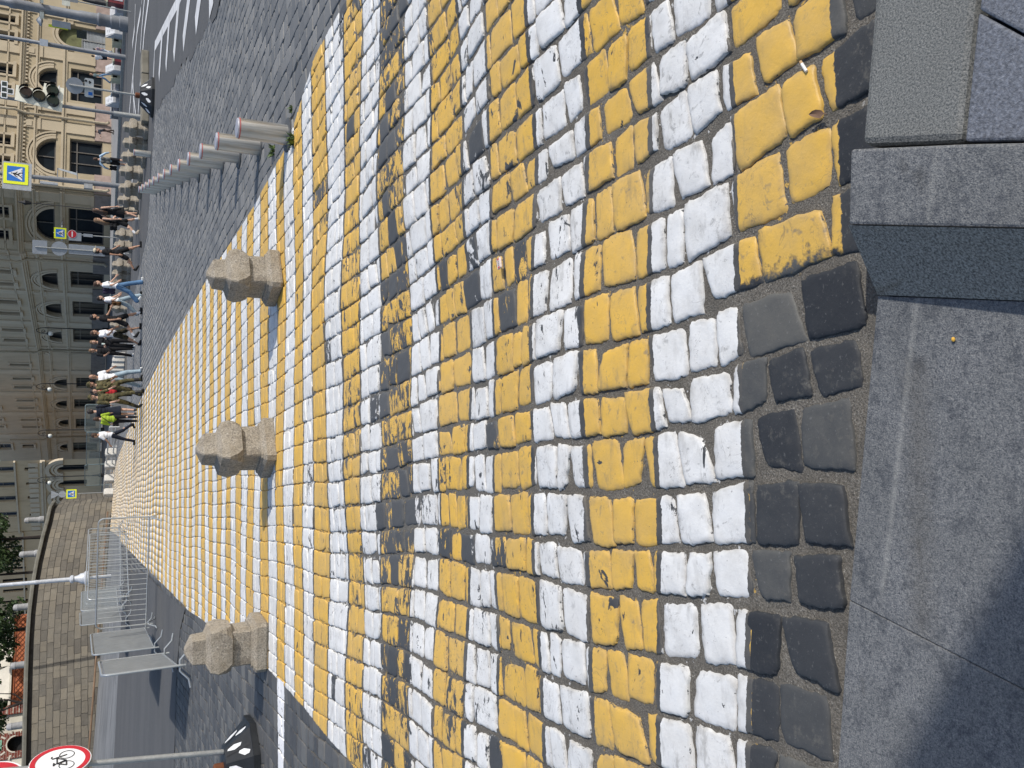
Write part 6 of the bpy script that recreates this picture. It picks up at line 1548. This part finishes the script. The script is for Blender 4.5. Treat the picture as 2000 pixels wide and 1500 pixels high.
r_, jj = person('person in a white t-shirt and loose pale jeans carrying a brown bag', 590, 277, 188, 78, ('tee', WHT), ('wide', LDEN), 'black', ('short', 'dark'), 'light', (20, 4, -24, 24), ((8, 8, 20), (2, 8, 35)), lean=5)
bag(r_, (-.24, .06, .98), (.32, .16, .34), 'brown slouchy shoulder bag beside the pale jeans', c('brown_leather', (.10, .05, .022)), strap=[(-.24, .06, 1.1), (-.2, .05, 1.42), (-.1, -.08, 1.43), (-.2, -.02, 1.1)])
r_, jj = person('person in black t-shirt, black shorts and white socks, walking right', 626, 278, 174, 86, ('tee', BLK), ('shorts', BLK), 'black', ('short', 'dark'), 'tan', (22, 5, -26, 34), ((26, 6, 40), (-10, 8, 16)), socks=True, lean=3)
r_, jj = person('person in a white t-shirt and camouflage shorts', 654, 276, 176, 70, ('tee', WHT), ('shorts', CAMO), 'black', ('short', 'brown'), 'tan', (20, 6, -14, 18), ((10, 8, 20), (14, 12, 40)))
r_, jj = person('person with light brown hair in a black top holding a pale cup, facing the square', 671, 263, 177, 12, ('tee', BLK), ('wide', BLK), 'white', ('bob', 'light'), 'light', (6, 3, -6, 8), ((20, 10, 75), (18, 8, 80)), female=True)
m_ = MB(); m_.lathe([(.032, 0), (.042, .12), (.04, .125)], 14); o = m_.build('paper_cup', mt('pale_cup', (.55, .66, .62), .6)); o.location = wpt(r_, jj['AR'][2] + V3((.05, -.10, .0))); tag(o, 'pale paper cup held by the person in black beside the camouflage shorts', 'cup')
r_, jj = person('person in a black t-shirt with white shoes and a big black bag', 687, 261, 175, 25, ('tee', BLK), ('trousers', BLK), 'white', ('short', 'light'), 'tan', (8, 3, -8, 10), ((18, 14, 70), (6, 10, 60)))
bag(r_, (.30, .05, .78), (.34, .24, .42), 'big black bag hanging beside the person with white shoes', BLK, strap=[(.3, .05, .95), (.2, .02, 1.42), (.12, -.1, 1.4), (.28, 0, .95)])
r_, jj = person('man in white t-shirt, light jeans and white shoes, walking toward the right', 738, 277, 172, 40, ('tee', WHT), ('jeans', LDEN), 'white', ('bald', 'grey'), 'tan', (24, 12, -16, 12), ((12, 14, 35), (10, 10, 45)))
r_, jj = person('man in olive uniform with a round field hat, behind the white t-shirt', 753, 278, 169, 55, ('jacket', OLIVE), ('camo', OLIVE), 'boot', ('short', 'brown'), 'tan', (18, 10, -14, 14), ((10, 6, 20), (12, 8, 40)), hat=('hat', OLIVE))
r_, jj = person('person in a red shirt and dark trousers half hidden between the two olive uniforms', 765, 277, 178, 10, ('tee', REDC), ('trousers', BLK), 'black', ('short', 'dark'), 'light', (6, 3, -6, 6), ((8, 8, 40), (10, 8, 30)), D=42)
r_, jj = person('man in olive uniform striding with bare forearms, left of the red shirt', 777, 280, 170, 28, ('shirt', OLIVE), ('camo', OLIVE), 'boot', ('short', 'brown'), 'light', (22, 8, -26, 14), ((20, 12, 30), (4, 6, 25)), hat=('hat', OLIVE))
r_, jj = person('person in a long black coat walking away beside the green shirt', 804, 267, 172, 172, ('long', NAVY), ('skirt', NAVY), 'black', ('short', 'dark'), 'light', (10, 4, -10, 10), ((10, 10, 50), (8, 8, 40)))
r_, jj = person('person seen from behind in a lime green shirt and black trousers', 818, 269, 183, 176, ('shirt', GREENC), ('trousers', BLK), 'black', ('bob', 'brown'), 'light', (12, 4, -12, 16), ((14, 14, 50), (12, 14, 55)), female=True)
bag(r_, (.22, -.02, .86), (.2, .14, .24), 'small black shoulder bag with a strap across the lime green back', BLK, strap=[(.2, .0, .95), (.1, .155, 1.15), (-.05, .15, 1.35), (-.12, .02, 1.44)])
r_, jj = person('man in a white shirt and dark trousers walking left on the striped crossing', 849, 264, 178, -112, ('tee', WHT), ('trousers', NAVY), 'black', ('short', 'brown'), 'tan', (20, 4, -24, 14), ((32, 10, 25), (-6, 8, 12)))
for o in list(bpy.data.objects):
    if '_k' in o.keys(): del o['_k']
